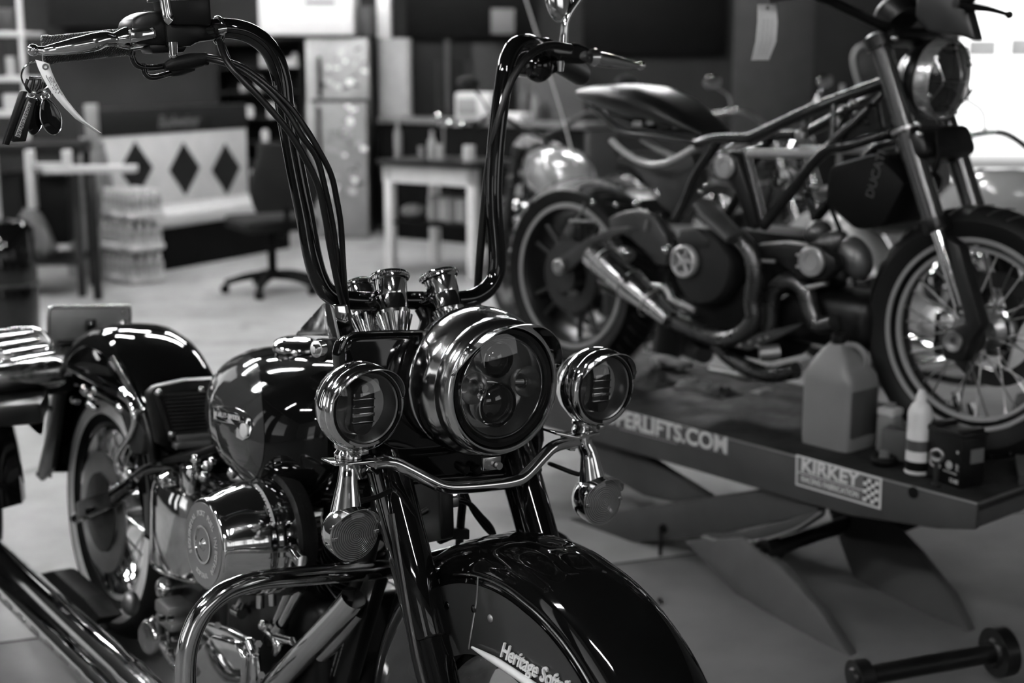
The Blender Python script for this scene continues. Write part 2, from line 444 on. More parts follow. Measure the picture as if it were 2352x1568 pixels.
MB().prism([fy(x, y, -.285) for x, y in ((822, 708), (866, 706), (872, 770), (828, 772))], (0, -.02, 0), .003).build('riser', CHROME, bike)

# --- chrome neck side plates and dash wedge
MB().prism([fx(x, y, .135) for x, y in ((744, 694), (770, 700), (790, 765), (808, 850), (790, 866), (770, 850), (752, 770))], (-.012, 0, 0), .003).build('neck_plate', CHROME, bike)
MB().prism([fx(x, y, .085) for x, y in ((742, 692), (752, 762), (748, 772), (672, 770))], (-.10, 0, 0), .006).build('dash_cowl', CHROME2, bike)
MB().prism([fy(x, y, -.19) for x, y in ((764, 700), (800, 700), (812, 770), (784, 790))], (0, -.012, 0), .003).build('neck_plate', CHROME, bike)
MB().lathe(fx(731, 801, .158), V(1, 0.25, 0), [(.0, .012), (.006, .012), (.0085, .009), (.0085, .005), (.0145, .005), (.0145, -.008), (.0, -.008)], 28).build('mount_bolt', CHROME, bike)
MB().lathe(fx(738, 803, .148), V(1, 0.25, 0), [(.0, .004), (.019, .004), (.021, 0), (.019, -.016), (0, -.016)], 28).build('mount_bushing', RUBBER, bike)
# filler cap
cc_ = fz(680, 797, .866); up = V(.08, .12, 1)
MB().lathe(cc_, up, [(.040, -.010), (.045, -.004), (.046, .003), (.043, .009), (.034, .014), (.018, .0165), (.0, .017)], 48).build('filler_cap', CHROME, bike)

# --- fork nacelle
nc = MB()
nc.prism([fy(x, y, -.115) for x, y in ((786, 800), (800, 768), (830, 762), (1000, 757), (1200, 775), (1252, 900), (1258, 1010), (1236, 1088), (1080, 1108), (950, 1112), (868, 1092), (812, 1060), (800, 930))], (0, -.045, -.01), .014, 3)
nb = nc.build('fork_nacelle', PAINT, bike)
MB().tube([fy(786, 800, -.108), fy(800, 771, -.106), fy(828, 764, -.106), fy(900, 761, -.106), fy(1000, 760, -.106)], .0022, sm=3, seg=8).build('nacelle_edge_trim', CHROME, nb)
MB().tube([fy(880, 1112, -.12), fy(1000, 1100, -.115), (fy(1150, 1090, -.115)), fy(1240, 1078, -.12)], .006, sm=3).build('lower_trim', BGLOSS, nb)
for x, y in ((1070, 1078), (1098, 1078)): MB().lathe(fy(x, y, -.105), V(0, 1, 0), [(.0, .004), (.006, .004), (.008, .001), (.008, -.01), (0, -.01)], 16).build('nacelle_bolt', BSATIN, nb)

# --- headlight
hl_c = V(0, 0, .907); FWD = V(0, 1, 0)
hl_root = MB().lathe(hl_c, FWD, [(.085, -.16), (.104, -.135), (.114, -.115), (.117, -.098), (.1185, -.094), (.1215, -.078), (.1205, -.056), (.1165, -.042), (.1125, -.034), (.1115, -.030), (.1125, -.027),
                                 (.1115, -.014), (.1075, -.004), (.1015, .001), (.0985, .0005), (.0965, -.004), (.0955, -.02), (.0955, -.05), (.0, -.055)], 96).build('headlight', BRUSHED, bike, ang=50)
MB().torus(hl_c + V(0, -.094, 0), FWD, .1185, .0022, seg=96, sec=8).build('trim_ring', CHROME, hl_root)
MB().lathe(hl_c, FWD, [(.0955, -.012), (.0945, -.006), (.082, -.009), (.0795, -.012), (.078, -.03), (.072, -.046), (.0, -.048)], 72).build('reflector_bowl', REFL, hl_root)
MB().lathe(hl_c, FWD, [(.0965, -.010), (.0945, -.003), (.0825, -.005), (.0815, -.009), (.0945, -.012)], 72, ring=True).build('inner_bezel', BGLOSS, hl_root)
MB().torus(hl_c + V(0, -.008, 0), FWD, .0785, .0013, seg=72, sec=8).build('lens_ring', CHROME, hl_root)
pm = mat('dark_lens_optic', 0.012, 0.04, 0, 1.0, var=.2)
rfl = CHROME2
for (dx, dz, r, yy) in ((.003, .043, .029, -.018), (.004, -.028, .0365, -.012)):
    c = hl_c + V(dx, yy, dz)
    MB().sph(c + V(0, -.012, 0), (r * .9, .018, r * .9), seg=36).build('projector_lens', pm, hl_root)
    MB().lathe(c, FWD, [(r * .92, -.03), (r, -.012), (r, .0005), (r * .95, .0015), (r * .92, -.004), (r * .90, -.02)], 48, ring=True).build('projector_ring', CHROME, hl_root)
MB().lathe(hl_c + V(.004, -.010, -.028), FWD, [(.031, -.012), (.0305, .0), (.029, -.002), (.0285, -.014)], 48, ring=True).build('inner_halo_ring', CHROME2, hl_root)
for s, dz in ((1, .006), (-1, .010)):
    c = hl_c + V(s * .052, -.014, dz - .004)
    MB().lathe(c, FWD, [(.026, .002), (.025, .004), (.023, -.002), (.018, -.018), (.013, -.026), (.0, -.028)], 40).build('side_reflector', REFL, hl_root)
    MB().cyl(c + V(0, -.004, .0), c + V(-s * .018, -.010, 0), .0085).torus(c + V(-s * .006, -.006, 0), V(1, .2, 0), .0105, .0025, seg=24, sec=8).build('side_optic', CHROME2, hl_root)
def dome(c, r, bulge, y0, tilt=None):
    def f(u, v):
        rr = r * u; t = 2 * pi * v
        return c + V(math.cos(t) * rr, y0 + bulge * (1 - u * u), math.sin(t) * rr)
    return f
MB().sheet(dome(hl_c, .0955, .013, -.006), 10, 56, 0).build('glass_cover', GLASS, hl_root)

def visor(c, r, L, span, y0=0.0, flare=1.03, thick=.0016, tilt=-.02, roll=0.0):
    def f(u, v):
        a_ = (u * 2 - 1) * span
        ll = L * (math.cos(a_ / span * pi / 2) ** .6 if abs(a_) < span else 0) * v
        rr = r * (1 + (flare - 1) * v)
        return c + V(math.sin(a_ + roll) * rr, y0 + ll, math.cos(a_ + roll) * rr + tilt * ll)
    return f
MB().sheet(visor(hl_c, .1035, .046, 1.30, .0, 1.05, tilt=.05), 56, 10, .0018).build('headlight_visor', CHROME, hl_root)
MB().prism([hl_c + V(.068, .003, .072), hl_c + V(.082, .003, .055), hl_c + V(.090, .003, .064), hl_c + V(.078, .003, .080)], (0, .004, 0), .002).build('visor_tab', CHROME, hl_root)
MB().box(hl_c + V(.006, -.02, -.124), (.034, .012, .022), bev=.002).cyl(hl_c + V(-.002, -.012, -.127), hl_c + V(-.002, -.005, -.127), .006).build('bezel_clip', CHROME2, hl_root)

# --- passing lamps
def passing_lamp(c, name='passing_lamp'):
    o = MB().lathe(c, FWD, [(.0, -.092), (.022, -.088), (.044, -.070), (.058, -.050), (.064, -.034), (.0655, -.030), (.068, -.024), (.0685, -.014), (.067, -.006), (.0655, -.003), (.067, 0), (.067, .004), (.0635, .010), (.0585, .012), (.056, .009), (.055, -.02), (.0, -.03)], 72).build(name, CHROME, bike, ang=50)
    MB().lathe(c, FWD, [(.0575, .006), (.0565, .0095), (.0515, .008), (.0505, .004), (.045, -.018), (.0, -.028)], 56).build('reflector_bowl', REFL, o)
    MB().lathe(c, FWD, [(.060, .010), (.0585, .0128), (.0545, .0118), (.054, .008)], 56, ring=True).build('inner_bezel', BGLOSS, o)
    st = MB()
    st.box(c + V(0.004, -.004, 0), (.038, .022, .052), bev=.004)
    st.cyl(c + V(0.004, -.016, .024), c + V(0.004, .006, .024), .019, .017).cyl(c + V(0.004, -.016, -.024), c + V(0.004, .006, -.024), .019, .017)
    st.build('lamp_core', pm, o)
    sl = MB()
    for dz in (-.021, -.010, .001, .014): sl.box(c + V(.004, .0065, dz), (.037, .004, .0022 if dz != -.010 else .006), bev=.0006)
    sl.cyl(c + V(.004, .005, .030), c + V(.004, .008, .030), .006)
    sl.build('cooling_slat', CHROME, o)
    MB().sheet(dome(c, .0575, .011, .008), 8, 48, 0).build('glass_cover', GLASS, o)
    MB().sheet(visor(c, .0605, .030, 1.40, .008, 1.05, tilt=.05), 44, 8, .0014).build('lamp_visor', CHROME, o)
    MB().box(c + V(.002, .008, -.067), (.012, .010, .007), bev=.001).build('retaining_clip', CHROME2, o)
    return o
pc = [fy(836, 935, -.035), fy(1381, 890, -.035)]
for c in pc: passing_lamp(c)
# --- turn signals with their stems
for i, c in enumerate((fy(812, 1226, -.035), fy(1381, 1150, -.035))):
    top = pc[i] + V(0.006, -.02, -.07)
    rl = ring_lens('ridged_lens_%d' % i, tuple(c), .085 if i == 0 else .14)
    o = MB().lathe(c, FWD, [(.0, -.058), (.018, -.054), (.034, -.040), (.0405, -.026), (.0425, -.012), (.0425, .003), (.041, .004), (.040, -.004), (0, -.006)], 56).build('turn_signal', CHROME, bike)
    MB().lathe(c, FWD, [(.0418, .0), (.0418, .0035), (.036, .0065), (.02, .0095), (.0, .011)], 64).build('ridged_lens', rl, o)
    MB().sheet(visor(c, .0435, .022, 1.25, .002, 1.05), 36, 6, .0013).build('signal_visor', CHROME, o)
    sc = MB()
    for s in (1, -1): sc.box(c + V(s * .036, .007, -.002 * s), (.010, .003, .006), bev=.001).cyl(c + V(s * .036, .006, -.002 * s), c + V(s * .036, .0105, -.002 * s), .0024)
    sc.build('lens_screw', CHROME2, o)
    st = MB(); stem_top = top + V(0, -.01, -.004)
    st.tube([stem_top, stem_top + V(0, 0, -.025), stem_top.lerp(c + V(.002, -.022, .02), .45), stem_top.lerp(c + V(.002, -.022, .02), .72), c + V(.002, -.022, .018)], [.0125, .0135, .0155, .021, .027], sm=5, seg=24)
    st.build('signal_stem', CHROME, o)
    MB().lathe(top + V(0, -.01, -.002), V(0, 0, 1), [(.0, -.010), (.022, -.010), (.0225, -.005), (.019, 0), (.018, .002), (.0225, .004), (.0225, .010), (.014, .016), (.012, .024), (0, .024)], 40).build('stem_collar', CHROME, o)
    c0 = c + V(.004, -.02, .044)
    e = fy(925, 1100, -.12) if i == 0 else fy(1262, 1064, -.12)
    MB().tube([c0 + V(-.01 if i == 0 else .012, 0, 0), (c0 + e) / 2 + V(0, .012, -.006), e + V(0, .01, 0), e], .0042, sm=5).build('signal_wire', BSATIN, o)
# --- light bar
lb = MB().tube([fy(862, 1062, -.045), fy(885, 1060, -.042), fy(908, 1064, -.04), fy(935, 1077, -.037), fy(985, 1103, -.032), fy(1015, 1116, -.03), fy(1050, 1119, -.03), fy(1120, 1114, -.03), fy(1175, 1106, -.03), fy(1205, 1092, -.032), fy(1245, 1050, -.037),
                 fy(1268, 1028, -.04), fy(1295, 1018, -.043), fy(1322, 1015, -.046)], .0105, seg=24, sm=6).build('light_bar', CHROME, bike)
MB().prism([fy(x, y, -.05) for x, y in ((775, 1064), (790, 1060), (880, 1056), (884, 1066), (868, 1092), (848, 1078), (836, 1100), (822, 1102), (812, 1068))], (0, -.004, 0), .0012).prism([fy(770, 1066, -.03), fy(878, 1056, -.03), fy(878, 1061, -.03), fy(770, 1071, -.03)], (0, -.045, 0), .0015).build('bar_bracket', CHROME, lb)
MB().prism([fy(x, y, -.03) for x, y in ((1278, 993), (1328, 1003), (1378, 993), (1378, 1000), (1328, 1010), (1278, 999))], (0, -.04, 0), .0012).prism([fy(1312, 1003, -.04), fy(1330, 1003, -.04), fy(1322, 1036, -.04), (fy(1310, 1036, -.04))], (0, -.03, 0), .002).build('bar_bracket', CHROME, lb)

# --- forks
def forkp(x, z): return V(x, -.078 + (.67 - z) * .625, z)
for s in (1, -1):
    X = .128 * s
    o = MB().lathe(forkp(X, .80), forkp(X, .2) - forkp(X, .80), [(.034, 0), (.0355, .02), (.0345, .20), (.0335, .3275), (.032, .33), (.0295, .331), (.0285, .34), (.0285, .55), (.024, .585), (0, .59)], 40).build('fork_leg', BGLOSS, bike)
    MB().cyl(forkp(X, .81) + V(0, -.0, 0), forkp(X, .535), .0015).build('cover_seam', CHROME2, o)
MB().tube([forkp(.15, .70) + V(0, .02, 0), (forkp(.16, .50)) + V(0, .0, 0), forkp(.155, .36)], .009, sm=3).build('brake_hose', BSATIN, bike)
# steering stem area seen between the forks
MB().prism([fx(x, y, .04) for x, y in ((845, 1085), (1008, 1095), (1012, 1240), (900, 1260), (850, 1230))], (-.03, 0, 0), .006).build('lower_fork_clamp', BSATIN, bike)
MB().tube([fy(1068, 1110, -.2), fy(1060, 1180, -.21), fy(1055, 1250, -.22)], .0075).build('frame_tube', BSATIN, bike)
MB().tube([fy(965, 1180, -.15), fy(1010, 1155, -.14), fy(1040, 1148, -.14), fy(1075, 1155, -.14), fy(1105, 1185, -.14), fy(1130, 1215, -.14), fy(1142, 1262, -.14)], .0048).tube([fy(1068, 1128, -.15), fy(1085, 1170, -.15), fy(1112, 1208, -.145), fy(1128, 1225, -.14)], .0042).build('brake_line', BSATIN, bike)
MB().box(fy(1037, 1152, -.135), (.022, .016, .018), bev=.003).cyl(fy(1045, 1134, -.135), fy(1050, 1146, -.135), .006).sph(fy(1022, 1160, -.13), .008).build('brake_line_tee', STEEL, bike)
MB().prism([fy(x, y, -.2) for x, y in ((1008, 1205), (1035, 1200), (1045, 1215), (1080, 1215), (1080, 1240), (1040, 1240), (1012, 1252))], (0, -.015, 0), .003).build('line_clip', BSATIN, bike)

# --- front wheel and fender
AX = V(0, .130, .305)
w = rev_x(MB(), AX, tyre_prof(.325, .13, .215), closed=True).build('front_tyre', RUBBER, bike)
rm = rev_x(MB(), AX, [(.218, -.045), (.205, -.044), (.20, -.03), (.197, 0), (.20, .03), (.205, .044), (.218, .045)]).build('front_rim', CHROME2, bike)
MB().cyl(AX + V(-.08, 0, 0), AX + V(.08, 0, 0), .03).cyl(AX + V(-.17, 0, 0), AX + V(.17, 0, 0), .012).build('front_hub', CHROME2, bike)
for s in (1, -1): rev_x(MB(), AX + V(.06 * s, 0, 0), [(.145, -.0025), (.145, .0025), (.09, .0025), (.09, -.0025)], closed=True).build('brake_disc', STEEL, bike)
SEC = [(.0865, .212), (.0885, .24), (.0895, .29), (.0885, .322), (.0865, .330), (.0895, .336), (.0885, .345), (.082, .360), (.068, .374), (.045, .383), (.02, .3865), (0, .387)]
SECF = SEC + [(-x, r) for x, r in reversed(SEC[:-1])]
def fend(axle, sec, a0, a1, widen=0.0, rf=lambda t, r: r):
    n = len(sec) - 1
    def f(u, v):
        t = a0 + (a1 - a0) * u; k = v * n; i = min(int(k), n - 1); q = k - i
        x = sec[i][0] * (1 - q) + sec[i + 1][0] * q; r = sec[i][1] * (1 - q) + sec[i + 1][1] * q
        r = rf(t, r)
        return axle + V(x, math.cos(t) * r, math.sin(t) * r)
    return f, n
def rff(t, r):
    r = r + .024 * min(1, max(0, (78 - math.degrees(t)) / 42)) * (r / .387) ** 2
    # skirt gets shallower to the front and to the rear end of the fender
    d = math.degrees(t)
    if r < .33:
        k = 0
        if d < 32: k = (32 - d) / 32
        if d > 150: k = (d - 150) / 30
        return r + (.322 - r) * min(.9, max(0, k)) * .9
    return r
f_, n_ = fend(AX, SECF, math.radians(8), math.radians(188), rf=rff)
fo = MB().sheet(f_, 72, n_ * 2, .0022).build('front_fender', PAINT, bike, ang=60)
# charcoal side panels, a skin on each skirt below the ridge
for s in (1, -1):
    sp = [(s * (x + .0028), r) for x, r in SEC[:4]]
    f_, n_ = fend(AX, sp, math.radians(12), math.radians(186), rf=lambda t, r: rff(t, r) - .001)
    MB().sheet(f_, 64, n_ * 3, .0008).build('fender_side_panel', PANEL, fo)
MB().tube([AX + V(.0905, math.cos(math.radians(t)) * rff(math.radians(t), .3345), math.sin(math.radians(t)) * rff(math.radians(t), .3345)) for t in range(10, 112, 4)], .0022, seg=8, sm=2).build('fender_ridge_trim', CHROME2, fo)
# seam and rivets
MB().tube([AX + V(.0925, math.cos(math.radians(t)) * r, math.sin(math.radians(t)) * r) for t, r in ((98, .335), (99, .30), (102, .26), (106, .22))], .0016, seg=8).build('panel_seam', CHROME2, fo)
for x, y in ((1126, 1420), (1088, 1398), (1027, 1390)): MB().sph(fx(x, y, .0925), (.003, .0065, .0065), seg=14).build('rivet', BGLOSS if x != 1126 else STEEL, fo)
p0, p1, p2 = fx(1084, 1486, .097), fx(1150, 1525, .099), fx(1250, 1592, .099)
MB().tube([p0, (p0 + p1) / 2, p1, p2], [.002, .0048, .0062, .0066], seg=12, sm=4, flat=1).build('chrome_lance_trim', mat('polished_script', .85, .3, .25), fo)
# script along the panel
a_, b_ = fx(1158, 1492, .0925), fx(1302, 1578, .0925)
M = basis((a_ + b_) / 2 + V(0.0035, 0, 0), b_ - a_, V(0, 0, 1))
L_ = (b_ - a_).length
MB().text('Heritage Softail', .0345, M, .0016, shear=.35, sx=.80, bold=.0004, spacing=.95).build('script_badge', mat('polished_script', .85, .3, .25), fo)
MB().sheet(fend(AX, [(x * 1.01, r + .003) for x, r in SECF[7:-7]], math.radians(18), math.radians(35), rf=rff)[0], 8, 16, .002).build('chrome_fender_tip', CHROME, fo)

# --- fuel tank
secs = [(-.40, .06, .745, .05), (-.412, .10, .742, .08), (-.435, .132, .736, .108), (-.48, .160, .725, .133), (-.54, .174, .716, .146), (-.61, .178, .714, .150), (-.68, .173, .715, .147), (-.75, .160, .717, .138), (-.82, .138, .720, .121), (-.88, .108, .724, .097), (-.925, .072, .727, .066), (-.94, .035, .728, .033)]
tk = MB().loft([sq_loop((0, y, z), hx, hz, 48, 2.08) for y, hx, z, hz in secs])
tank = tk.build('fuel_tank', PAINT, bike, ang=60)
def side_x(y, z):
    for i in range(len(secs) - 1):
        if secs[i][0] >= y >= secs[i + 1][0]:
            q = (y - secs[i][0]) / (secs[i + 1][0] - secs[i][0]); a1 = [secs[i][k] * (1 - q) + secs[i + 1][k] * q for k in range(4)]
            t = min(.999, abs(z - a1[2]) / a1[3]); return a1[1] * (1 - t ** 2.08) ** (1 / 2.08)
    return .1
def fpan(u, v):
    rr = u; t = 2 * pi * v; y = -.715 + math.cos(t) * rr * .215; z = .722 + math.sin(t) * rr * .118
    return V(side_x(y, z) + .0012, y, z)
MB().sheet(fpan, 12, 48, .0006).build('tank_side_panel', PANEL, tank)
xe = .170
def ex(px, py, off=0.0):
    p = fx(px, py, xe)
    for _ in range(4): p = fx(px, py, side_x(p.y, p.z) + .002 + off)
    return p
em = MB().prism([ex(*q) for q in ((492, 934), (515, 932), (545, 936), (566, 946), (579, 962), (581, 986), (574, 1004), (560, 1011), (546, 1004), (540, 990), (548, 980), (540, 974), (500, 966), (494, 962))], (.003, 0, 0), .0008)
emb = em.build('tank_emblem', CHROME, tank, label='chrome winged bar emblem with round end')
MB().lathe(ex(561, 988, .0015), V(1, 0, 0), [(.0, .0045), (.010, .0045), (.0135, .003), (.0135, 0), (0, 0)], 28).build('emblem_disc', LETTER, emb)
MB().prism([ex(x, y, .0022) for x, y in ((496, 944), (540, 947), (556, 958), (560, 972), (548, 970), (500, 959))], (.0016, 0, 0), .0004).build('emblem_field', PAINT, emb)
el = MB(); word = 'HARLEY-DAVIDSON'
for i, ch_ in enumerate(word):
    t = i / (len(word) - 1); px_, py_ = 497 + 51 * t ** .85, 951 + 10 * t
    p = ex(px_, py_, .0050); el.text(ch_, .0125, basis(p, ex(px_ + 3, py_ + .6, .0050) - ex(px_ - 3, py_ - .6, .0050), V(0, 0, 1)), .0003, sx=.8, bold=.0002)
el.build('emblem_lettering', LETTER, emb)
MB().tube([V(side_x(y, .60) * .93, y, .6 - .012 + .02 * abs(y + .6)) for y in (-.44, -.5, -.58, -.66, -.74, -.82)], .003, sm=3, seg=8).build('tank_seam', CHROME2, tank)
# --- crash bar
cb = [fy(905, 1306, -.28), fy(850, 1310, -.28), fy(700, 1322, -.28), fy(610, 1330, -.28), fy(560, 1341, -.28), fy(510, 1362, -.28), fy(467, 1402, -.28), fy(440, 1455, -.28), fy(428, 1510, -.28), fy(427, 1590, -.28), fy(440, 1700, -.28)]
MB().tube(cb, .0172, seg=28, sm=6).build('engine_guard', CHROME, bike)
cb2 = [V(-p.x, p.y, p.z) for p in cb]
MB().tube(cb2, .0172, seg=24, sm=6).build('engine_guard', BGLOSS, bike, label='far side loop of the chrome guard, its shade coloured black')  # same chrome bar, its shaded look put into the colour
# --- frame downtubes and cross braces
for s in (1, -1):
    MB().tube([V(.05 * s, -.30, .60), V(.055 * s, -.33, .50), V(.062 * s, -.45, .25), V(.07 * s, -.52, .12)], .0165, sm=4).build('frame_downtube', BSATIN, bike)
MB().prism([fx(x, y, .075) for x, y in ((833, 1330), (862, 1330), (795, 1568), (800, 1640), (730, 1640), (735, 1568))], (-.03, 0, 0), .006).build('frame_downtube_cover', BSATIN, bike)
M = basis(fx(773, 1500, .0762), fx(752, 1568, .0762) - fx(790, 1440, .0762), V(0, 1, 0))
MB().text('WARNING  SAFETY  INFORMATION  VIN  DATA', .006, M, .0003, sx=1.0).text('MANUFACTURED TO MOTOR VEHICLE STANDARDS', .0045, basis(fx(781, 1502, .0762), fx(760, 1570, .0762) - fx(798, 1442, .0762), V(0, 1, 0)), .0003).build('data_sticker', mat('dim_lettering', .22, .6), bike)
# upper frame backbone
for s in (1, -1): MB().tube([V(.04 * s, -.33, .66), V(.075 * s, -.75, .56), V(.09 * s, -1.05, .54), V(.10 * s, -1.2, .5), V(.115 * s, -1.35, .40), V(.12 * s, -1.5, .33)], .017, sm=5).build('frame_rail', BGLOSS, bike)

# --- engine: two finned cylinders in a vee
finm = mat('finned_metal', .035, .35, .9, var=.2, rvar=.1)
def fcyl(base, ax, name):
    pr = [(.045, 0)]; h = .0; 
    for i in range(13):
        r = .066 + (.004 if i > 8 else 0)
        pr += [(.050, h), (r, h + .0015), (r, h + .0042), (.050, h + .006)]; h += .0122
    pr += [(.05, h), (0, h)]
    return MB().lathe(base, ax, pr, 40).build(name, finm, bike)
E0 = V(.0, -.50, .34)
for tilt, nm in ((.40, 'front_cylinder'), (-.40, 'rear_cylinder')):
    ax = V(0, math.sin(tilt), math.cos(tilt))
    fcyl(E0 + ax * .06, ax, nm)
    top = E0 + ax * .225
    rb = MB().box(top + ax * .030, (.15, .115, .055), rot=Matrix.Rotation(-tilt, 3, 'X'), bev=.016, seg=3).box(top + ax * .058, (.12, .085, .02), rot=Matrix.Rotation(-tilt, 3, 'X'), bev=.008).build('rocker_cover', CHROME, bike)
    for sx_ in (1, -1):
        for sy_ in (1, -1): MB().cyl(top + ax * .055 + V(sx_ * .055, sy_ * .035, 0), top + ax * .066 + V(sx_ * .055, sy_ * .035, 0), .006, seg=6).build('cover_bolt', STEEL, rb)
# wavy front fins seen under the tank
for i in range(7):
    MB().tube([fx(650 + i * 7, 1165 + i * 13, .075), fx(668 + i * 8, 1225 + i * 12, .08), fx(700 + i * 8, 1262 + i * 13, .08), fx(738 + i * 6, 1290 + i * 14, .072)], .0022, sm=4, seg=8, flat=.5).build('cylinder_fin', finm if i % 2 else STEEL, bike)
# crankcase, cam cover, lower parts
MB().sph(V(0, -.50, .24), (.115, .17, .13), seg=36).build('crankcase', BSATIN, bike)
cam_c = fx(520, 1512, .175)
cc1 = MB()
outl = [(430, 1478), (470, 1440), (500, 1425), (545, 1440), (590, 1462), (602, 1500), (604, 1560), (596, 1620), (440, 1650), (425, 1560)]
cc1.prism([fx(x, y, .16) for x, y in outl], (.022, 0, 0), .008, 3)
cc1.prism([fx(x, y, .182) for x, y in ((452, 1500), (500, 1455), (555, 1470), (575, 1505), (570, 1570), (500, 1620), (455, 1590))], (.014, 0, 0), .008, 3)
cco = cc1.build('cam_cover', CHROME, bike)
for x, y in ((440, 1488), (500, 1436), (594, 1478), (600, 1550)): MB().cyl(fx(x, y, .185), fx(x, y, .196), .007, seg=6).build('cover_bolt', CHROME, cco)
MB().box(V(0, -.585, .29), (.21, .40, .30), bev=.03, seg=3).build('engine_case', BSATIN, bike)
MB().box(V(.0, -.95, .25), (.20, .34, .24), bev=.03, seg=3).build('gearbox_case', BSATIN, bike)
# oil filter / lifter blocks
o = MB().lathe(fx(392, 1452, .14), V(1, .15, 0), [(0, 0), (.044, 0), (.044, .03), (.040, .034), (.040, .05), (.034, .058), (0, .06)], 40).build('transmission_end_cover', CHROME2, bike)
for t in range(5):
    a = t * 2 * pi / 5; c = fx(392, 1452, .195) + V(0, math.cos(a) * .036, math.sin(a) * .036)
    MB().cyl(c, c + V(.012, 0, 0), .006, seg=6).build('cover_bolt', CHROME, o)
MB().box(fx(400, 1395, .15), (.06, .075, .03), bev=.008).box(fx(400, 1425, .16), (.05, .085, .02), bev=.006).build('transmission_top_cover', ALU, bike)
MB().tube([fx(375, 1480, .2), fx(400, 1525, .2), fx(425, 1550, .2)], .010).build('shift_linkage', CHROME2, bike)
for a, b, r in (((598, 1356), (598, 1395), .008), ((560, 1375), (548, 1400), .010), ((625, 1352), (626, 1390), .0075), ((540, 1400), (556, 1408), .012)):
    MB().cyl(fx(*a, .12), fx(*b, .12), r).build('fitting', CHROME, bike)
# pushrod tubes
for (x0, y0, x1, y1) in ((690, 1352, 640, 1450), (668, 1352, 628, 1450)):
    q = MB().cyl(fx(x0, y0, .12), fx(x1, y1, .13), .0095).lathe(fx(x1, y1, .13), fx(x1, y1, .13) - fx(x0, y0, .12), [(.013, -.02), (.015, -.005), (.015, .02), (.011, .03), (0, .03)], 24).build('pushrod_tube', CHROME2, bike)
q = MB().tube([fx(608, 1440, .14), fx(630, 1462, .14), fx(640, 1480, .14), fx(632, 1500, .14)], [.010, .009, .011, .007], sm=4).cyl(fx(632, 1462, .14), fx(672, 1472, .14), .008).sph(fx(606, 1436, .145), .011).build('oil_line_fitting', CHROME, bike)
# exhaust headers
MB().tube([fx(812, 1372, .10), fx(790, 1400, .105), fx(740, 1455, .115), fx(640, 1560, .135), fx(560, 1650, .15)], .0235, seg=24).build('exhaust_header', CHROME, bike)
MB().tube([fx(830, 1398, .07), fx(805, 1430, .07), fx(760, 1480, .08), fx(680, 1568, .09), fx(610, 1650, .11)], .019, seg=24).build('exhaust_header', CHROME2, bike)
# mufflers low on the side
for i, (a, b, r) in enumerate((((-60, 1222), (345, 1590), .031), ((-60, 1285), (260, 1590), .026))):
    A, B = fx(*a, .30 + .03 * i), fx(*b, .30 + .03 * i); d = B - A
    o = MB().lathe(A - d.normalized() * .1, d, [(0, .004), (r * .8, 0), (r, .01), (r, d.length * .98), (r * 1.06, d.length), (r * 1.06, d.length + .02), (r * .8, d.length + .25), (0, d.length + .25)], 36).build('muffler', CHROME, bike)
    if i:
        for k in range(9): MB().box(A + d * (.08 + k * .1) + V(r * .96, 0, 0), (.004, .05, .009), rot=Matrix.Rotation(math.atan2(d.z, d.y), 3, 'X'), bev=.001).build('heat_shield_slot', CHROME2, o)
MB().prism([fx(x, y, .20) for x, y in ((80, 1318), (120, 1310), (190, 1372), (230, 1420), (200, 1440), (110, 1370))], (-.06, 0, 0), .01).build('passenger_footboard', BMATT, bike)
MB().tube([fx(30, 1330, .2), fx(120, 1400, .2), fx(240, 1500, .2), fx(300, 1560, .2)], .012).build('swingarm', BGLOSS, bike)

# --- air cleaner
ac = fx(467, 1250, .285)
AXR = V(1, 0.0, 0)
ao = MB().lathe(V(0, ac.y, ac.z), AXR, [(.0, .145), (.104, .145), (.106, .150), (.106, .185), (.103, .190), (.1045, .196), (.103, .205), (.099, .222), (.092, .246), (.086, .262), (.0835, .272), (.082, .281), (.078, .284), (.074, .2845), (.045, .284), (.043, .281), (0, .276)], 80).build('air_cleaner', CHROME, bike, ang=45)
MB().lathe(V(0, ac.y, ac.z), AXR, [(.090, .11), (.110, .115), (.113, .125), (.112, .146), (.10, .15)], 64, ring=True).build('backing_plate', RUBBER, ao)
MB().lathe(V(0, ac.y, ac.z), AXR, [(.0, .2852), (.073, .2852), (.0755, .2862), (.0755, .284), (0, .28)], 72).build('medallion', mat('satin_medallion', .28, .38, .7, var=.1), ao)
MB().lathe(V(0, ac.y, ac.z), AXR, [(.034, .2865), (.0345, .288), (.031, .2875), (.028, .281), (.012, .285), (.008, .289), (0, .290)], 40).build('centre_cap', CHROME, ao)
lt = MB()
def ring_text(s, c, R, a0, step, size, x, flip=False):
    for i, ch_ in enumerate(s):
        a = math.radians(a0 + i * step)
        d = V(0, math.sin(a), math.cos(a)); tX = V(0, math.cos(a), -math.sin(a))
        if flip: tX = -tX
        pos = c + d * R; pos.x = x
        if ch_ != ' ': lt.text(ch_, size, basis(pos, tX, -d if flip else d), .0004, bold=.0002)
ring_text('SEQUENTIAL PORT FUEL INJECTION', V(0, ac.y, ac.z), .056, -118, 8.6, .0135, .2866)
ring_text('SOFTAIL', V(0, ac.y, ac.z), .056, 202, -7.5, .0125, .2866, True)
lt.build('medallion_lettering', mat('bright_lettering', .6, .4, .5), ao)
def stick(u, v):
    a = math.radians(8 + 52 * v); h = .192 + .026 * u; r = .1052 - .0 * u - (.009 * (u ** 1.5))
    return V(h, ac.y + math.sin(a) * r, ac.z + math.cos(a) * r)
MB().sheet(stick, 4, 16, .0006).build('printed_sticker', mat('aged_sticker', .42, .5), ao)
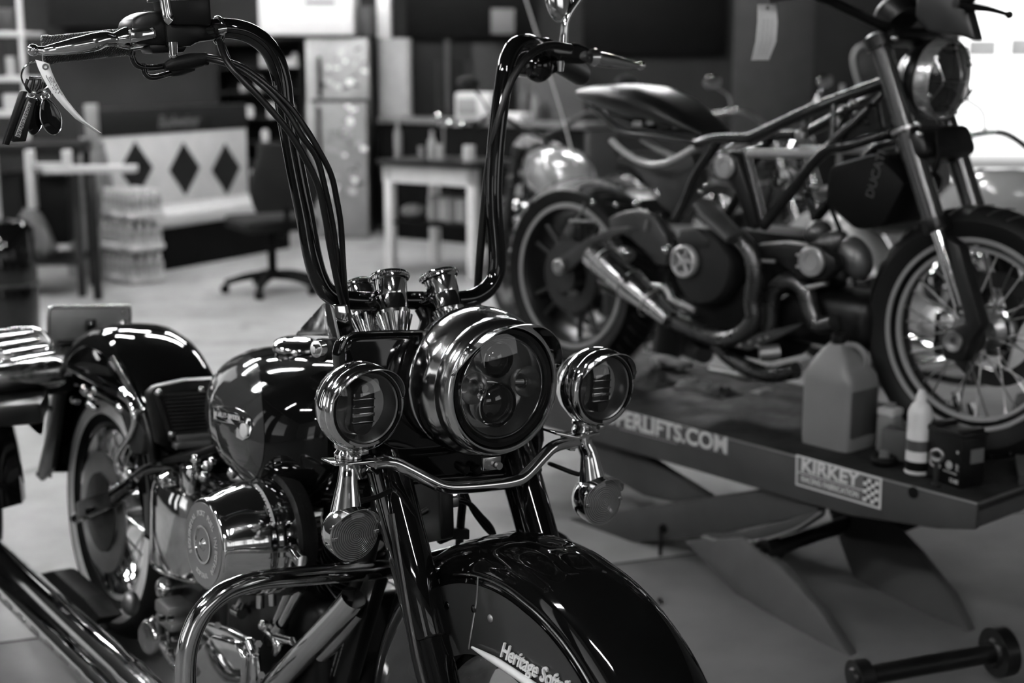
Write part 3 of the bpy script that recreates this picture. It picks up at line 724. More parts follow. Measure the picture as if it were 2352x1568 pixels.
MB().tube([V(.16, ac.y + .10, ac.z - .0), V(.16, ac.y + .135, ac.z - .01)], .012, sm=0).build('breather_fitting', CHROME, ao)

# --- chrome oil tank
oc = V(.04, -.98, .44)
def otk(z, k): return sq_loop((oc.x, oc.y, z), .125 * k, .135 * k, 40, 2.6, V(1, 0, 0), V(0, 1, 0))
ot = MB().loft([otk(.335, .86), otk(.34, .97), otk(.35, 1), otk(.47, 1), otk(.505, .985), otk(.52, .94), otk(.525, .8)]).build('oil_tank', CHROME, bike)
MB().tube([V(oc.x + .126 * math.cos(t) , oc.y + .137 * math.sin(t), .343) for t in [i * pi / 10 - pi / 2 for i in range(11)]], .004, seg=8, sm=2).build('tank_seam', CHROME2, ot)
MB().lathe(fz(395, 1098, .53), V(.25, .1, 1), [(0, -.03), (.018, -.03), (.018, -.006), (.028, -.004), (.029, .006), (.024, .012), (0, .015)], 36).build('filler_cap', CHROME, ot)
MB().lathe(fx(392, 1348, .12), V(1, 0, 0), [(0, -.03), (.02, -.03), (.024, 0), (.024, .02), (.018, .028), (0, .03)], 32).build('drain_housing', CHROME, ot)
MB().sph(fx(300, 1385, .12), (.02, .022, .03)).build('vent_bulb', ALU, bike)
for i, (x, y, r) in enumerate(((300, 1085, .012), (318, 1098, .010), (275, 1115, .012), (262, 1120, .011), (285, 1112, .009), (475, 1070, .010), (486, 1060, .009), (535, 1085, .012), (450, 1055, .011), (552, 1078, .009), (470, 1095, .012))):
    MB().sph(fx(x, y, .11), r, seg=14).build('chrome_nut', CHROME, bike)
MB().box(fx(447, 1108, .11), (.05, .06, .08), bev=.01).build('regulator_bracket', CHROME, bike)

# --- battery cover with ribs, seat rails
by = -1.12
plate = MB().prism([fy(x, y, by) for x, y in ((340, 905), (358, 888), (430, 872), (505, 868), (520, 900), (540, 1040), (400, 1040), (360, 1020))], (0, -.03, 0), .008).build('battery_cover', BSATIN, bike)
rb = []
for k in range(12):
    y = 905 + k * 8.6
    rb.append(MB().tube([fy(370 + k * 1.9, y + 3, by + .012), fy(484 + k * .9, y - 4, by + .012)], .0034, sm=0, seg=10).build('rib', DALU, plate))
MB().tube([fy(362, 900, by + .01), fy(396, 1010, by + .01)], .008, sm=0).build('side_strap', BSATIN, plate)
for x, y in ((365, 902), (462, 895), (394, 996)): MB().sph(fy(x, y, by + .015), .008, seg=14).build('cover_stud', CHROME2, plate)
MB().box(fy(440, 1018, by + .02), (.085, .03, .018), bev=.005).box(fy(450, 1000, by + .01), (.10, .02, .015), bev=.004).build('terminal_block', ALU, plate)
MB().tube([fx(355, 1072, .08), fx(420, 1050, .08), fx(500, 1035, .06)], .012).tube([fx(380, 1060, .1), fx(450, 1045, .1), fx(505, 1025, .08)], .008).build('wiring_loom', BMATT, bike)
MB().tube([fx(328, 935, .115), fx(345, 1000, .115), fx(352, 1060, .11)], .010).build('seat_frame_tube', BSATIN, bike)

# --- rear wheel
RA = V(0, -1.545, .31)
rt = rev_x(MB(), RA, tyre_prof(.325, .135, .215), closed=True).build('rear_tyre', RUBBER, bike)
for s in (1, -1): rev_x(MB(), RA, [(.276, .0665 * s), (.262, .0685 * s), (.244, .067 * s), (.243, .064 * s), (.275, .063 * s)], closed=True, seg=96).build('whitewall_band', WHITEWALL, rt)
rev_x(MB(), RA, [(.222, -.052), (.208, -.05), (.198, -.03), (.195, 0), (.198, .03), (.208, .05), (.222, .052)]).build('rear_rim', CHROME, bike)
wheel_spokes('wheel_spoke', bike, RA, .20, 32, .05, .045, CHROME2, .0022)
hub = MB().cyl(RA + V(-.09, 0, 0), RA + V(.09, 0, 0), .045).build('rear_hub', CHROME2, bike)
rev_x(MB(), RA + V(.075, 0, 0), [(.150, -.003), (.150, .003), (.10, .003), (.10, -.003)], closed=True).build('brake_disc', STEEL, bike)
MB().lathe(RA + V(.08, 0, 0), V(1, 0, 0), [(0, 0), (.098, 0), (.098, .004), (.05, .012), (.03, .012), (0, .012)], 40).build('disc_carrier', DALU, bike)
MB().lathe(RA + V(.10, 0, 0), V(1, 0, 0), [(0, 0), (.017, 0), (.017, .03), (.012, .034), (0, .034)], 24).build('axle_nut', CHROME, bike)
MB().prism([RA + V(.105, a, b) for a, b in ((-.02, -.02), (.14, .05), (.20, .07), (.19, .11), (.05, .06), (-.04, .02))], (.03, 0, 0), .008).build('swingarm_end', BSATIN, bike)
MB().tube([fx(175, 1190, .12), fx(240, 1150, .12), fx(300, 1110, .12)], .014).build('swingarm_tube', BGLOSS, bike)
MB().prism([fx(x, y, .13) for x, y in ((268, 920), (300, 935), (330, 990), (322, 1045), (296, 1040), (286, 980))], (-.03, 0, 0), .01).build('rear_caliper', DALU, bike)

# --- rear fender
RF = V(0, -1.52, .365)
RSEC = [(.112, .20), (.113, .27), (.113, .34), (.110, .370), (.098, .392), (.075, .406), (.045, .413), (0, .415)]
RSECF = RSEC + [(-x, r) for x, r in reversed(RSEC[:-1])]
def rrf(t, r):
    d = math.degrees(t)
    lim = .30 if d > 20 else .30 + (20 - d) / 60 * .1
    return max(r, min(lim, .40)) if r < .35 else r
f_, n_ = fend(RF, RSECF, math.radians(-2), math.radians(186), rf=rrf)
rfo = MB().sheet(f_, 64, n_ * 2, .0025).build('rear_fender', PAINT, bike, ang=60)
MB().tube([RF + V(x * 1.0, math.cos(.0) * (r + .002), math.sin(-.03) * r) for x, r in RSECF[2:-2]], .004, seg=10, sm=2).build('fender_edge_bead', BGLOSS, rfo)
MB().prism([fx(x, y, .118) for x, y in ((130, 838), (140, 832), (300, 915), (322, 940), (318, 955), (290, 935), (150, 862))], (.014, 0, 0), .004).build('fender_strut', BGLOSS, bike)
MB().prism([fx(x, y, .12) for x, y in ((138, 850), (160, 862), (130, 1075), (104, 1104), (92, 1092), (118, 985))], (.012, 0, 0), .004).build('saddlebag_support', BSATIN, bike)
MB().prism([fy(x, y, -1.93) for x, y in ((150, 870), (190, 880), (165, 1085), (115, 1085), (130, 980))], (0, -.006, 0), .002).build('mud_flap', BMATT, bike)
for x, y, r in ((142, 858, .012), (168, 873, .013), (197, 895, .015), (220, 896, .011), (210, 912, .010), (278, 938, .014), (205, 928, .010), (90, 1088, .010), (170, 918, .010), (215, 935, .009)):
    MB().lathe(fx(x, y, .128), V(1, .2, .2), [(0, -.012), (r, -.012), (r, .002), (r * .6, r * .7), (0, r)], 18).build('chrome_stud', CHROME, bike)
MB().tube([fx(258, 822, .118), fx(290, 880, .12), (fx(318, 930, .12)), fx(330, 948, .12)], [.006, .0075, .0075, .009]).build('chrome_seat_rail', CHROME2, bike)
MB().tube([fx(284, 902, .13), fx(302, 925, .135), fx(310, 965, .135), fx(300, 1000, .135), fx(280, 1030, .135), fx(270, 1055, .135), fx(276, 1085, .13)], [.014, .010, .0085, .008, .008, .009, .012]).build('brake_line_pipe', CHROME, bike)
# --- plate
PYv = -1.83
po = MB().prism([fy(x, y, PYv) for x, y in ((112, 712), (120, 706), (292, 703), (300, 710), (302, 812), (112, 818))], (0, -.006, 0), .002).build('licence_plate', ALU, bike, label='back of the number plate in a chrome frame')
MB().tube([fy(112, 812, PYv), fy(111, 730, PYv), fy(113, 712, PYv), fy(122, 706, PYv), fy(200, 704, PYv), fy(288, 703, PYv), fy(298, 710, PYv), fy(299, 740, PYv), fy(299, 790, PYv)], .0045, sm=3).build('plate_frame', CHROME, po)
MB().box(fy(209, 748, PYv + .008), (.026, .008, .034), bev=.002).build('plate_clip', BSATIN, po)
MB().sph(fy(209, 742, PYv + .014), .006, seg=12).sph(fy(284, 742, PYv + .008), .011, seg=14).sph(fy(140, 800, PYv + .01), .009, seg=12).sph(fy(284, 716, PYv + .006), .006, seg=12).build('plate_bolt', CHROME, po)
MB().tube([fy(130, 790, PYv + .02), fy(200, 785, PYv + .02), fy(270, 780, PYv + .02)], .012).build('tail_light_housing', CHROME2, bike)

# ================================================================ keys and tag hanging from the lever
ky = -.335
def kobj(name, label, cat, px, py):
    o = K.root(name, label, cat); o.location = K.w(fy(px, py, ky)); return o, fy(px, py, ky)
root, off = kobj('key_ring', 'bunch of black fobs on a key ring hanging from the brake lever tip', 'keys', 85, 150)
def kb(px, py, d=0.0): return fy(px, py, ky + d) - off
MB().torus(kb(84, 176), V(.35, .8, .1), .021, .0013, seg=36, sec=8).build('split_ring', CHROME, root)
MB().cyl(kb(68, 180), kb(94, 180), .003).build('bar_link', CHROME, root)
for pts in (((64, 182), (60, 198), (70, 212)), ((78, 182), (74, 200), (70, 214)), ((92, 182), (88, 200), (76, 216)), ((100, 190), (96, 206), (84, 214)), ((112, 196), (98, 204), (84, 212))):
    MB().tube([kb(x, y, .003) for x, y in pts], .0026, sm=4, seg=8).build('leather_strap', BSATIN, root)
for c, r, ax in ((kb(72, 214), .006, V(.4, .8, 0)), (kb(110, 212), .0085, V(1, .3, 0)), (kb(104, 222), .006, V(.2, 1, .3))):
    MB().torus(c, ax, r, .0011, seg=24, sec=6).build('small_ring', CHROME, root)
MB().sph(kb(78, 213, .004), .0042, seg=12).sph(kb(103, 213, .004), .005, seg=12).build('chrome_bead', CHROME, root)
fb = MB().prism([kb(x, y, 0) for x, y in ((50, 208), (64, 210), (22, 334), (9, 332))], (0, -.012, 0), .0015).build('black_fob', BSATIN, root, label='long flat black fob')
fb = MB().prism([kb(x, y, .002) for x, y in ((62, 222), (84, 226), (66, 300), (60, 325), (30, 326), (33, 305))], (0, -.012, 0), .0015).build('black_fob', BSATIN, root, label='black fob with handwritten label strip')
lb_ = MB().prism([kb(x, y, .0035) for x, y in ((66, 232), (73, 237), (46, 316), (35, 312))], (0, -.002, 0), .0002).build('label_strip', mat('aged_label', .4, .7), fb)
MB().text('HARLEYCENTRAL', .0085, basis(kb(55, 276, .0045), kb(38, 312) - kb(68, 236), -(kb(38, 312) - kb(68, 236)).cross(V(0, 1, 0))), .0002, shear=.2, sx=.85).build('handwriting', INK, fb)
for (cx, cy, rx, ry, rot, d) in ((82, 268, 19, 42, .15, -.006), (116, 267, 24, 44, -.28, .006)):
    c = kb(cx, cy, d); q = []
    for i in range(36):
        t = 2 * pi * i / 36; yy = -math.cos(t) * ry; xx = math.sin(t) * rx * (1 - .28 * math.cos(t) * (1 if math.cos(t) > 0 else 0.0))
        q.append(kb(cx + xx * math.cos(rot) - yy * math.sin(rot) * 1, cy + xx * math.sin(rot) + yy * math.cos(rot), d))
    o = MB().prism(q, (0, -.006, 0), .0018, 3).build('oval_fob', BGLOSS, root)
    MB().tube(q + [q[0]], .0009, seg=6, sm=1).build('fob_rim', CHROME2, o)
# paper tag curling to the right
TG = [(97, 142), (103, 160), (112, 180), (124, 202), (140, 226), (160, 250), (185, 276), (226, 304)]
WD = [.0155, .0155, .0152, .0148, .014, .013, .0115, .008]
tr = K.root('paper_tag', 'curled white paper tag hanging from the brake lever tip beside the keys', 'tag'); off2 = fy(97, 142, ky + .012); tr.location = K.w(off2)
cpts = [fy(x, y, ky + .012 + .004 * i) - off2 for i, (x, y) in enumerate(TG)]
def tagf(u, v):
    k = u * (len(cpts) - 1); i = min(int(k), len(cpts) - 2); q = k - i
    c = cpts[i].lerp(cpts[i + 1], q); w = WD[i] * (1 - q) + WD[i + 1] * q
    d = (cpts[i + 1] - cpts[i]).normalized()
    return c + V(-.9, .5, -.25).normalized() * (v - .5) * w * 1.25 + V(0, .006 * math.sin(pi * v), 0)
MB().sheet(tagf, 28, 6, .0004).build('tag_card', PAPER, tr, ang=60)
eh = tagf(.09, .5)
MB().torus(eh + V(0, .001, 0), V(.3, .9, .1), .0035, .0012, seg=20, sec=6).build('eyelet', mat('brown_eyelet', .12, .6), tr)
wr = MB()
random.seed(3)
for r in range(4):
    for c in range(12):
        if random.random() < .75:
            p = tagf(.26 + c * .022, .25 + r * .16); wr.box(p + V(0, .0022, 0), (.0006, .0005, .0022), bev=0)
wr.build('fine_print', INK, tr)
MB().tube([eh, kb(98, 138) + off - off2, fy(97, 124, ky + .004) - off2], .0006, sm=3, seg=6).build('tag_string', mat('string', .5, .8), tr)
# ================================================================ LIFT
_fa = P(2250, 765, 3.65)
LF = Frame((_fa.x, _fa.y, 0), 40.5)
DZ = _fa.z - .325
lx = lambda px, py, v: LF.x(px, py, v)
NX = (LF.z(1420, 943, DZ).x + LF.z(2245, 1158, DZ).x) / 2
liftm = mat('lift_paint', .048, .45, .0, .0, var=.18, scale=5, rvar=.2, spec=.2)
deckm = mat('worn_deck', .012, .5, var=.6, scale=6, rvar=.25, bump=.2, spec=.1)
lift = LF.root('motorcycle_lift', 'grey scissor lift table carrying the stripped motorcycle', 'lift')
YE = LF.z(2245, 1158, DZ).y
deck = MB().box((NX / 2 - .15, (YE - 1.9) / 2, DZ - .012), (NX + .30 - .012, 1.9 + YE, .02), bev=.003).build('deck_plate', deckm, lift)
rail = MB().prism([V(NX - .02, -1.9, DZ), V(NX - .02, YE, DZ), V(NX - .02, YE, DZ - .062), V(NX - .02, YE - .10, DZ - .085), V(NX - .02, YE - .35, DZ - .115), V(NX - .02, -1.9, DZ - .115)], (.02, 0, 0), .004).build('side_rail', liftm, lift)
MB().prism([V(-.32, -1.9, DZ), V(-.32, YE, DZ), V(-.32, YE, DZ - .06), V(-.32, -1.9, DZ - .115)], (.02, 0, 0), .004).build('side_rail', liftm, lift)
MB().box((NX / 2 - .16, YE - .006, DZ - .030), (NX + .30, .012, .058), bev=.003).build('end_rail', liftm, lift)
MB().tube([V(NX - .004, -1.85, DZ + .001), V(NX - .004, YE, DZ + .001)], .003, sm=0, seg=8).build('worn_edge', mat('bare_steel_edge', .22, .35, .8), rail)
hc = lx(2098, 1131, NX); MB().cyl(hc + V(-.004, 0, 0), hc + V(.0015, 0, 0), .0145).build('rail_hole', BMATT, rail)
# lettering on the rail
xN = NX + .0012
a, b = lx(1425, 962, xN), lx(1672, 1026, xN)
M = basis(b, b - a, V(0, 0, 1))
bk = MB().prism([lx(x, y, NX + .0006) for x, y in ((1380, 930), (1678, 1010), (1676, 1048), (1380, 975))], (.0008, 0, 0)).build('name_decal', mat('decal_grey', .045, .4), rail)
MB().text('SUPERLIFTS.COM', .066, M, .0004, 'RIGHT', sx=1.02, bold=.0018).build('lettering', mat('rail_lettering', .5, .5), bk)
sm_ = MB(); d = (b - a).normalized()
for i in range(17): sm_.box(a + d * (.006 + i * .0135) + V(.0006, 0, -.029), (.0006, .009, .0035))
sm_.build('small_print', mat('dim_lettering', .22, .6), bk)
# sticker with checkered flag
sa, sb, sc_, sd = lx(1829, 1043, xN), lx(2026, 1098, xN), lx(2023, 1170, xN), lx(1828, 1113, xN)
st = MB().prism([sa, sb, sc_, sd], (.0008, 0, 0)).build('sponsor_sticker', LETTER, rail)
def sq(u, v, o=.001): return sa.lerp(sb, u).lerp(sd.lerp(sc_, u), v) + V(o, 0, 0)
MB().prism([sq(.02, .06), sq(.98, .06), sq(.98, .94), sq(.02, .94)], (.0006, 0, 0)).build('sticker_field', mat('sticker_grey', .10, .5), st)
MB().prism([sq(.03, .53, .0018), sq(.80, .53, .0018), sq(.80, .56, .0018), sq(.03, .56, .0018)], (.0003, 0, 0)).build('dividing_line', LETTER, st)
h_ = (sa - sd).length
MB().text('KIRKEY', h_ * .60, basis(sq(.405, .29, .0018), sb - sa, sa - sd), .0003, sx=1.12, bold=.0014).build('lettering', LETTER, st)
MB().text('RACING FABRICATION', h_ * .25, basis(sq(.41, .74, .0018), sb - sa, sa - sd), .0003, sx=.84, bold=.0004).build('lettering', LETTER, st)
ck = MB(); cw = MB()
for i in range(4):
    for j in range(6):
        u0, v0 = .80 + i * .043, .12 + j * .125 + .01 * i
        (cw if (i + j) % 2 else ck).prism([sq(u0, v0, .0018), sq(u0 + .043, v0 - .01, .0018), sq(u0 + .043, v0 + .115, .0018), sq(u0, v0 + .125, .0018)], (.0003, 0, 0))
ck.build('flag_dark_checks', INK, st); cw.build('flag_light_checks', LETTER, st)
# scissor arms
def slab(pts, xp, t, name, m=liftm, bev=.006): return MB().prism([lx(x, y, xp) for x, y in pts], (-t, 0, 0), bev).build(name, m, lift)
slab([(1250, 1200), (1880, 1105), (1880, 1180), (1620, 1232), (1400, 1252), (1250, 1275)], .34, .035, 'scissor_arm')
slab([(1360, 960), (1405, 1000), (1560, 1100), (1640, 1150), (1600, 1165), (1480, 1140), (1330, 1060)], .30, .035, 'scissor_arm')
def leg3(pts, t=.035): return MB().prism([lx(x, y, v) for x, y, v in pts], (-t, 0, 0), .005).build('scissor_leg', liftm, lift)
leg3([(1570, 1242, .36), (1700, 1235, .37), (1790, 1300, .40), (1880, 1400, .46), (1965, 1530, .55), (1962, 1562, .56), (1925, 1565, .55), (1760, 1440, .47)])
leg3([(1900, 1170, .0), (2040, 1200, .0), (2110, 1275, .05), (2185, 1370, .12), (2248, 1500, .22), (2200, 1500, .22), (1960, 1330, .08)])
slab([(1608, 1228), (1700, 1222), (1890, 1172), (1885, 1188), (1830, 1222), (1740, 1245), (1665, 1245)], .355, .02, 'cam_plate')
MB().tube([lx(x, y, .362) for x, y in ((1612, 1232), (1660, 1243), (1735, 1243), (1820, 1218), (1888, 1176))], .004).build('cam_rim', mat('bare_steel_edge', .22, .35, .8), lift)
def roller(px, py, xp, r, t, name, m=BSATIN):
    c = lx(px, py, xp)
    o = MB().lathe(c, V(1, 0, 0), [(0, -t), (r, -t), (r, -t * .3), (r * .94, 0), (r * .7, .002), (r * .6, -.004), (r * .35, -.004), (r * .3, .006), (0, .006)], 36).build(name, m, lift)
    return c
c1 = roller(1752, 1268, .375, .035, .05, 'roller')
MB().cyl(c1 + V(-.04, 0, 0), c1 + V(-.45, 0, 0), .022).build('cross_shaft', BSATIN, lift)
roller(1521, 1214, .347, .014, .02, 'pivot_pin', BMATT)
MB().box((.02, -.55, DZ - .13), (.40, .9, .05), bev=.01).build('under_frame', BMATT, lift)
c2 = PZ(2035, 1235, .2); 
MB().cyl(LF.x(2040, 1190, -.02), LF.x(2040, 1190, -.02) + V(-.2, 0, 0), .05).build('far_roller', BMATT, lift)
# base axle with wheels
wl, wr_ = LF.l(PZ(1972, 1555, .06)), LF.l(PZ(2292, 1497, .075))
MB().cyl(wl, wr_, .022).build('base_axle', BSATIN, lift)
dax = (wr_ - wl).normalized()
for c, r in ((wr_, .058), (wl, .040)):
    MB().lathe(c, dax, [(0, -.02), (r * .5, -.02), (r * .6, -.012), (r, -.012), (r, .022), (r * .85, .026), (r * .8, .018), (r * .4, .018), (0, .018)], 40).build('base_wheel', BSATIN, lift)
# hydraulic hose and floor ramp shapes
MB().tube([lx(1518, 1222, .36), lx(1516, 1290, .36), lx(1512, 1350, .36), LF.l(PZ(1515, 1378, .01))], .006).build('hydraulic_hose', RUBBER, lift)
# wheel chock at the end of the deck
MB().prism([LF.z(2338, 1120, DZ), LF.z(2338, 1120, DZ) + V(0, .0, .03), LF.z(2310, 1010, DZ) + V(0, 0, .05), LF.z(2330, 950, DZ) + V(0, 0, .06), LF.z(2420, 960, DZ) + V(0, 0, .05), LF.z(2420, 1100, DZ)], (-.05, .0, .0), .004).build('wheel_chock', liftm, lift)

# ================================================================ SCRAMBLER ON THE LIFT
S = Frame((_fa.x, _fa.y, DZ), 42)
sx, sy = S.x, S.y
sb_ = S.root('stripped_motorcycle', 'dark tubular framed motorcycle without a fuel tank, standing on the lift', 'motorcycle')
frm = mat('frame_paint', .010, .22, 0, 0, var=.2, spec=.4)
def st_(pts, r, x, name='frame_tube', m=frm, sm=5, seg=16): return MB().tube([sx(p[0], p[1], p[2] if len(p) > 2 else x) for p in pts], r, sm=sm, seg=seg).build(name, m, sb_)
# frame, near side then mirrored to the far side
def both(pts, r, x, name='frame_tube', m=frm, sm=5):
    P3 = [sx(p[0], p[1], p[2] if len(p) > 2 else x) for p in pts]
    MB().tube(P3, r, sm=sm).build(name, m, sb_)
    MB().tube([V(-p.x, p.y, p.z) for p in P3], r, sm=sm).build(name, m, sb_)
both([(2035, 188, .03), (1870, 250, .09), (1722, 318, .12)], .0165, .12)
both([(1722, 318), (1640, 320), (1600, 330)], .0145, .12)
both([(2025, 215, .05), (1950, 290, .10), (1892, 345, .12)], .0115, .12)
both([(2052, 300, .04), (1950, 332, .11), (1892, 348, .12), (1820, 435, .12), (1752, 520, .12)], .016, .12)
both([(1718, 352), (1888, 352)], .0125, .12, sm=0, m=mat('frame_tube_light', .30, .3, .3))
both([(1712, 350), (1735, 440), (1754, 520)], .013, .12)
both([(1915, 240, .1), (1910, 335, .12)], .008, .11)
both([(1648, 328), (1600, 400), (1570, 470), (1552, 505)], .015, .12)
both([(1338, 210, .05), (1372, 255, .07), (1430, 302, .09), (1500, 312, .10), (1600, 328, .11)], .0105, .09)
both([(1404, 322, .07), (1436, 350, .08), (1478, 374, .09), (1520, 376, .1), (1560, 360, .1), (1622, 322, .11)], .0105, .09, m=mat('tail_loop', .38, .25, .3))
# seat
seat = MB()
prof = [(1352, 205, 222, .06), (1385, 196, 240, .085), (1440, 192, 262, .11), (1500, 198, 275, .12), (1550, 222, 285, .115), (1600, 262, 298, .10), (1645, 300, 312, .07)]
lp = []
for px, ty, by_, hw in prof:
    T = sx(px, ty, 0); B = sx(px, by_, 0); c = (T + B) / 2
    lp.append(sq_loop((0, c.y, c.z), hw, (T.z - B.z) / 2, 24, 3))
seat.loft(lp).build('seat', mat('seat_vinyl', .008, .30, 0, 0, var=.2, spec=.3), sb_)
MB().prism([sx(x, y, .04) for x, y in ((1340, 206), (1400, 225), (1470, 250), (1560, 262), (1620, 305), (1600, 318), (1500, 308), (1425, 296))], (-.08, 0, 0), .01).build('seat_pan', BGLOSS, sb_)
for i, (x, y, w_, h_) in enumerate(((1478, 262, .05, .012), (1500, 275, .03, .03), (1540, 275, .06, .014), (1470, 285, .04, .018), (1560, 288, .03, .02), (1530, 292, .05, .012))):
    MB().box(sx(x, y, .07), (.03, w_, h_), bev=.003).build('wiring_block', (ALU, STEEL, BSATIN)[i % 3], sb_)
MB().prism([sx(x, y, .03) for x, y in ((1440, 360), (1500, 385), (1590, 350), (1600, 420), (1550, 500), (1515, 470), (1480, 420))], (-.06, 0, 0), .006).build('inner_fender', mat('grey_plastic', .025, .5), sb_)
# rear wheel
SR = V(0, -1.43, .318)
rt = rev_x(MB(), SR, tyre_prof(.318, .175, .218, .45), closed=True).build('rear_tyre', RUBBER, sb_)
for k in range(44):
    a = 2 * pi * k / 44; tr_ = MB()
    for s in (1, -1):
        pts = [SR + V(s * .012, math.cos(a) * .3185, math.sin(a) * .3185), SR + V(s * .045, math.cos(a + .05) * .314, math.sin(a + .05) * .314), SR + V(s * .074, math.cos(a + .13) * .298, math.sin(a + .13) * .298)]
        tr_.tube(pts, .0035, sm=2, seg=6, flat=.6)
    tr_.build('tread_block', mat('tread_rubber', .03, .45, var=.2), rt)
rr_ = rev_x(MB(), SR, [(.235, -.075), (.222, -.078), (.21, -.06), (.205, 0), (.21, .06), (.222, .078), (.235, .075)]).build('rear_rim', mat('rim_paint', .012, .35, .2), sb_)
rev_x(MB(), SR, [(.240, .076), (.236, .082), (.224, .080), (.224, .074)], closed=True).build('rim_lip', mat('rim_lip_light', .3, .35, .3), rr_)
for k in range(10):
    a = 2 * pi * k / 10 + (.12 if k % 2 else -.12) + .3
    MB().tube([SR + V(.03, math.cos(a) * .05, math.sin(a) * .05), SR + V(.045, math.cos(a * 1.0) * .207, math.sin(a) * .207)], .010, sm=0, seg=10).build('wheel_spoke', mat('rim_paint', .012, .35, .2), rr_)
MB().cyl(SR + V(-.1, 0, 0), SR + V(.1, 0, 0), .05).build('rear_hub', DALU, sb_)
rev_x(MB(), SR + V(.07, 0, 0), [(.12, -.0025), (.12, .0025), (.075, .0025), (.075, -.0025)], closed=True).build('brake_disc', DALU, sb_)
# swingarm
sg = mat('swingarm_paint', .045, .35, .4, var=.15)
MB().prism([sx(x, y, .14) for x, y in ((1268, 606), (1300, 580), (1350, 545), (1400, 525), (1440, 520), (1470, 528), (1420, 540), (1370, 555), (1330, 600), (1300, 628), (1276, 630))], (-.03, 0, 0), .006).build('swingarm', sg, sb_)
MB().prism([sx(x, y, .135) for x, y in ((1395, 500), (1430, 485), (1460, 480), (1500, 498), (1530, 540), (1535, 585), (1528, 610), (1505, 610), (1480, 580), (1440, 545), (1400, 530))], (-.035, 0, 0), .012).build('swingarm', sg, sb_)
MB().lathe(sx(1288, 612, .145), V(1, 0, 0), [(0, 0), (.026, 0), (.026, .012), (.018, .018), (.010, .018), (0, .012)], 28).build('axle_adjuster', ALU, sb_)
ch_ = MB()
for i in range(11): ch_.sph(sx(1310 + i * 6, 508, .11), .0055, seg=8)
ch_.build('chain', STEEL, sb_)
st_([(1342, 465), (1338, 495)], .004, .12, 'exhaust_bolt', CHROME2, 0)
st_([(1489, 505), (1484, 530)], .006, .14, 'chrome_pin', CHROME2, 0)
st_([(1655, 445), (1662, 475)], .005, .16, 'chrome_pin', CHROME2, 0)
st_([(1598, 500), (1618, 514)], .006, .16, 'chrome_pin', CHROME2, 0)
for x, y in ((1362, 465), (1415, 470), (1460, 468), (1510, 440), (1538, 568), (1512, 445), (1610, 440), (1622, 425)): MB().sph(sx(x, y, .13), .0085, seg=12).build('frame_bolt', CHROME2, sb_)
# engine
em_ = mat('engine_cast', .02, .4, .4, spec=.3, var=.2, rvar=.15)
MB().box(V(0, -.74, .27), (.22, .34, .22), bev=.05, seg=3).build('engine_block', BMATT, sb_)
MB().box(V(0, -.45, .31), (.18, .34, .16), bev=.05, seg=3).build('front_cylinder_block', BSATIN, sb_)
MB().box(V(0, -.60, .44), (.16, .30, .2), bev=.03).build('airbox', BMATT, sb_)
cl_ = sx(1610, 615, .16)
MB().lathe(cl_ - V(.06, 0, 0), V(1, 0, 0), [(0, 0), (.112, 0), (.112, .045), (.100, .062), (.06, .068), (0, .07)], 48).build('clutch_cover', em_, sb_)
c = sx(1571, 600, .19)
o = MB().lathe(c, V(1, 0, 0), [(.040, -.01), (.047, -.01), (.047, .006), (.042, .010), (.037, .008), (.037, -.01)], 40).build('cover_ring', mat('ring_light', .38, .35, .4), sb_)
for k in range(5):
    a = 2 * pi * k / 5; MB().tube([c, c + V(0, math.cos(a) * .038, math.sin(a) * .038)], .006, sm=0).build('cover_spoke', mat('ring_light', .38, .35, .4), o)
MB().prism([sx(x, y, .17) for x, y in ((1558, 528), (1600, 525), (1625, 545), (1630, 570), (1590, 580), (1550, 575))], (-.06, 0, 0), .01).build('cylinder_head_cover', em_, sb_)
# belt cover with disc
MB().prism([sx(x, y, .15) for x, y in ((1730, 560), (1800, 555), (1880, 565), (1915, 590), (1920, 620), (1890, 650), (1830, 640), (1780, 600), (1735, 590))], (-.05, 0, 0), .015).build('belt_cover', mat('cover_black', .008, .4, spec=.2), sb_)
MB().prism([sx(x, y, .15) for x, y in ((1650, 360), (1668, 345), (1690, 355), (1720, 440), (1740, 520), (1715, 530), (1690, 450), (1655, 400))], (-.05, 0, 0), .012).build('belt_cover', mat('cover_black', .008, .4, spec=.2), sb_)
for x, y, r in ((1866, 600, .040), (1667, 382, .034)):
    c = sx(x, y, .155)
    o = MB().lathe(c, V(1, 0, 0), [(0, 0), (r, 0), (r, .010), (r * .88, .013), (r * .84, .008), (r * .72, .008), (r * .68, .013), (r * .55, .013), (r * .52, .006), (0, .006)], 40).build('pulley_disc', mat('ring_light', .38, .35, .4), sb_)
for pts in (((1830, 585), (1850, 587)), ((1830, 612), (1850, 612))): st_(pts, .004, .155, 'disc_clip', mat('ring_light', .38, .35, .4), 0)
st_([(1733, 598), (1782, 600)], .006, .16, 'hose_clip', STEEL, 0)
for x, y, w_, h_ in ((1905, 560, .10, .05), (1965, 592, .075, .09), (1880, 532, .06, .045), (1930, 615, .05, .05)): MB().sph(sx(x, y, .05), (.045, w_ * .6, h_ * .7), rot=(.5, 0, 0)).build('engine_casting', mat('casting_grey', .11, .4, .7, bump=.2), sb_)
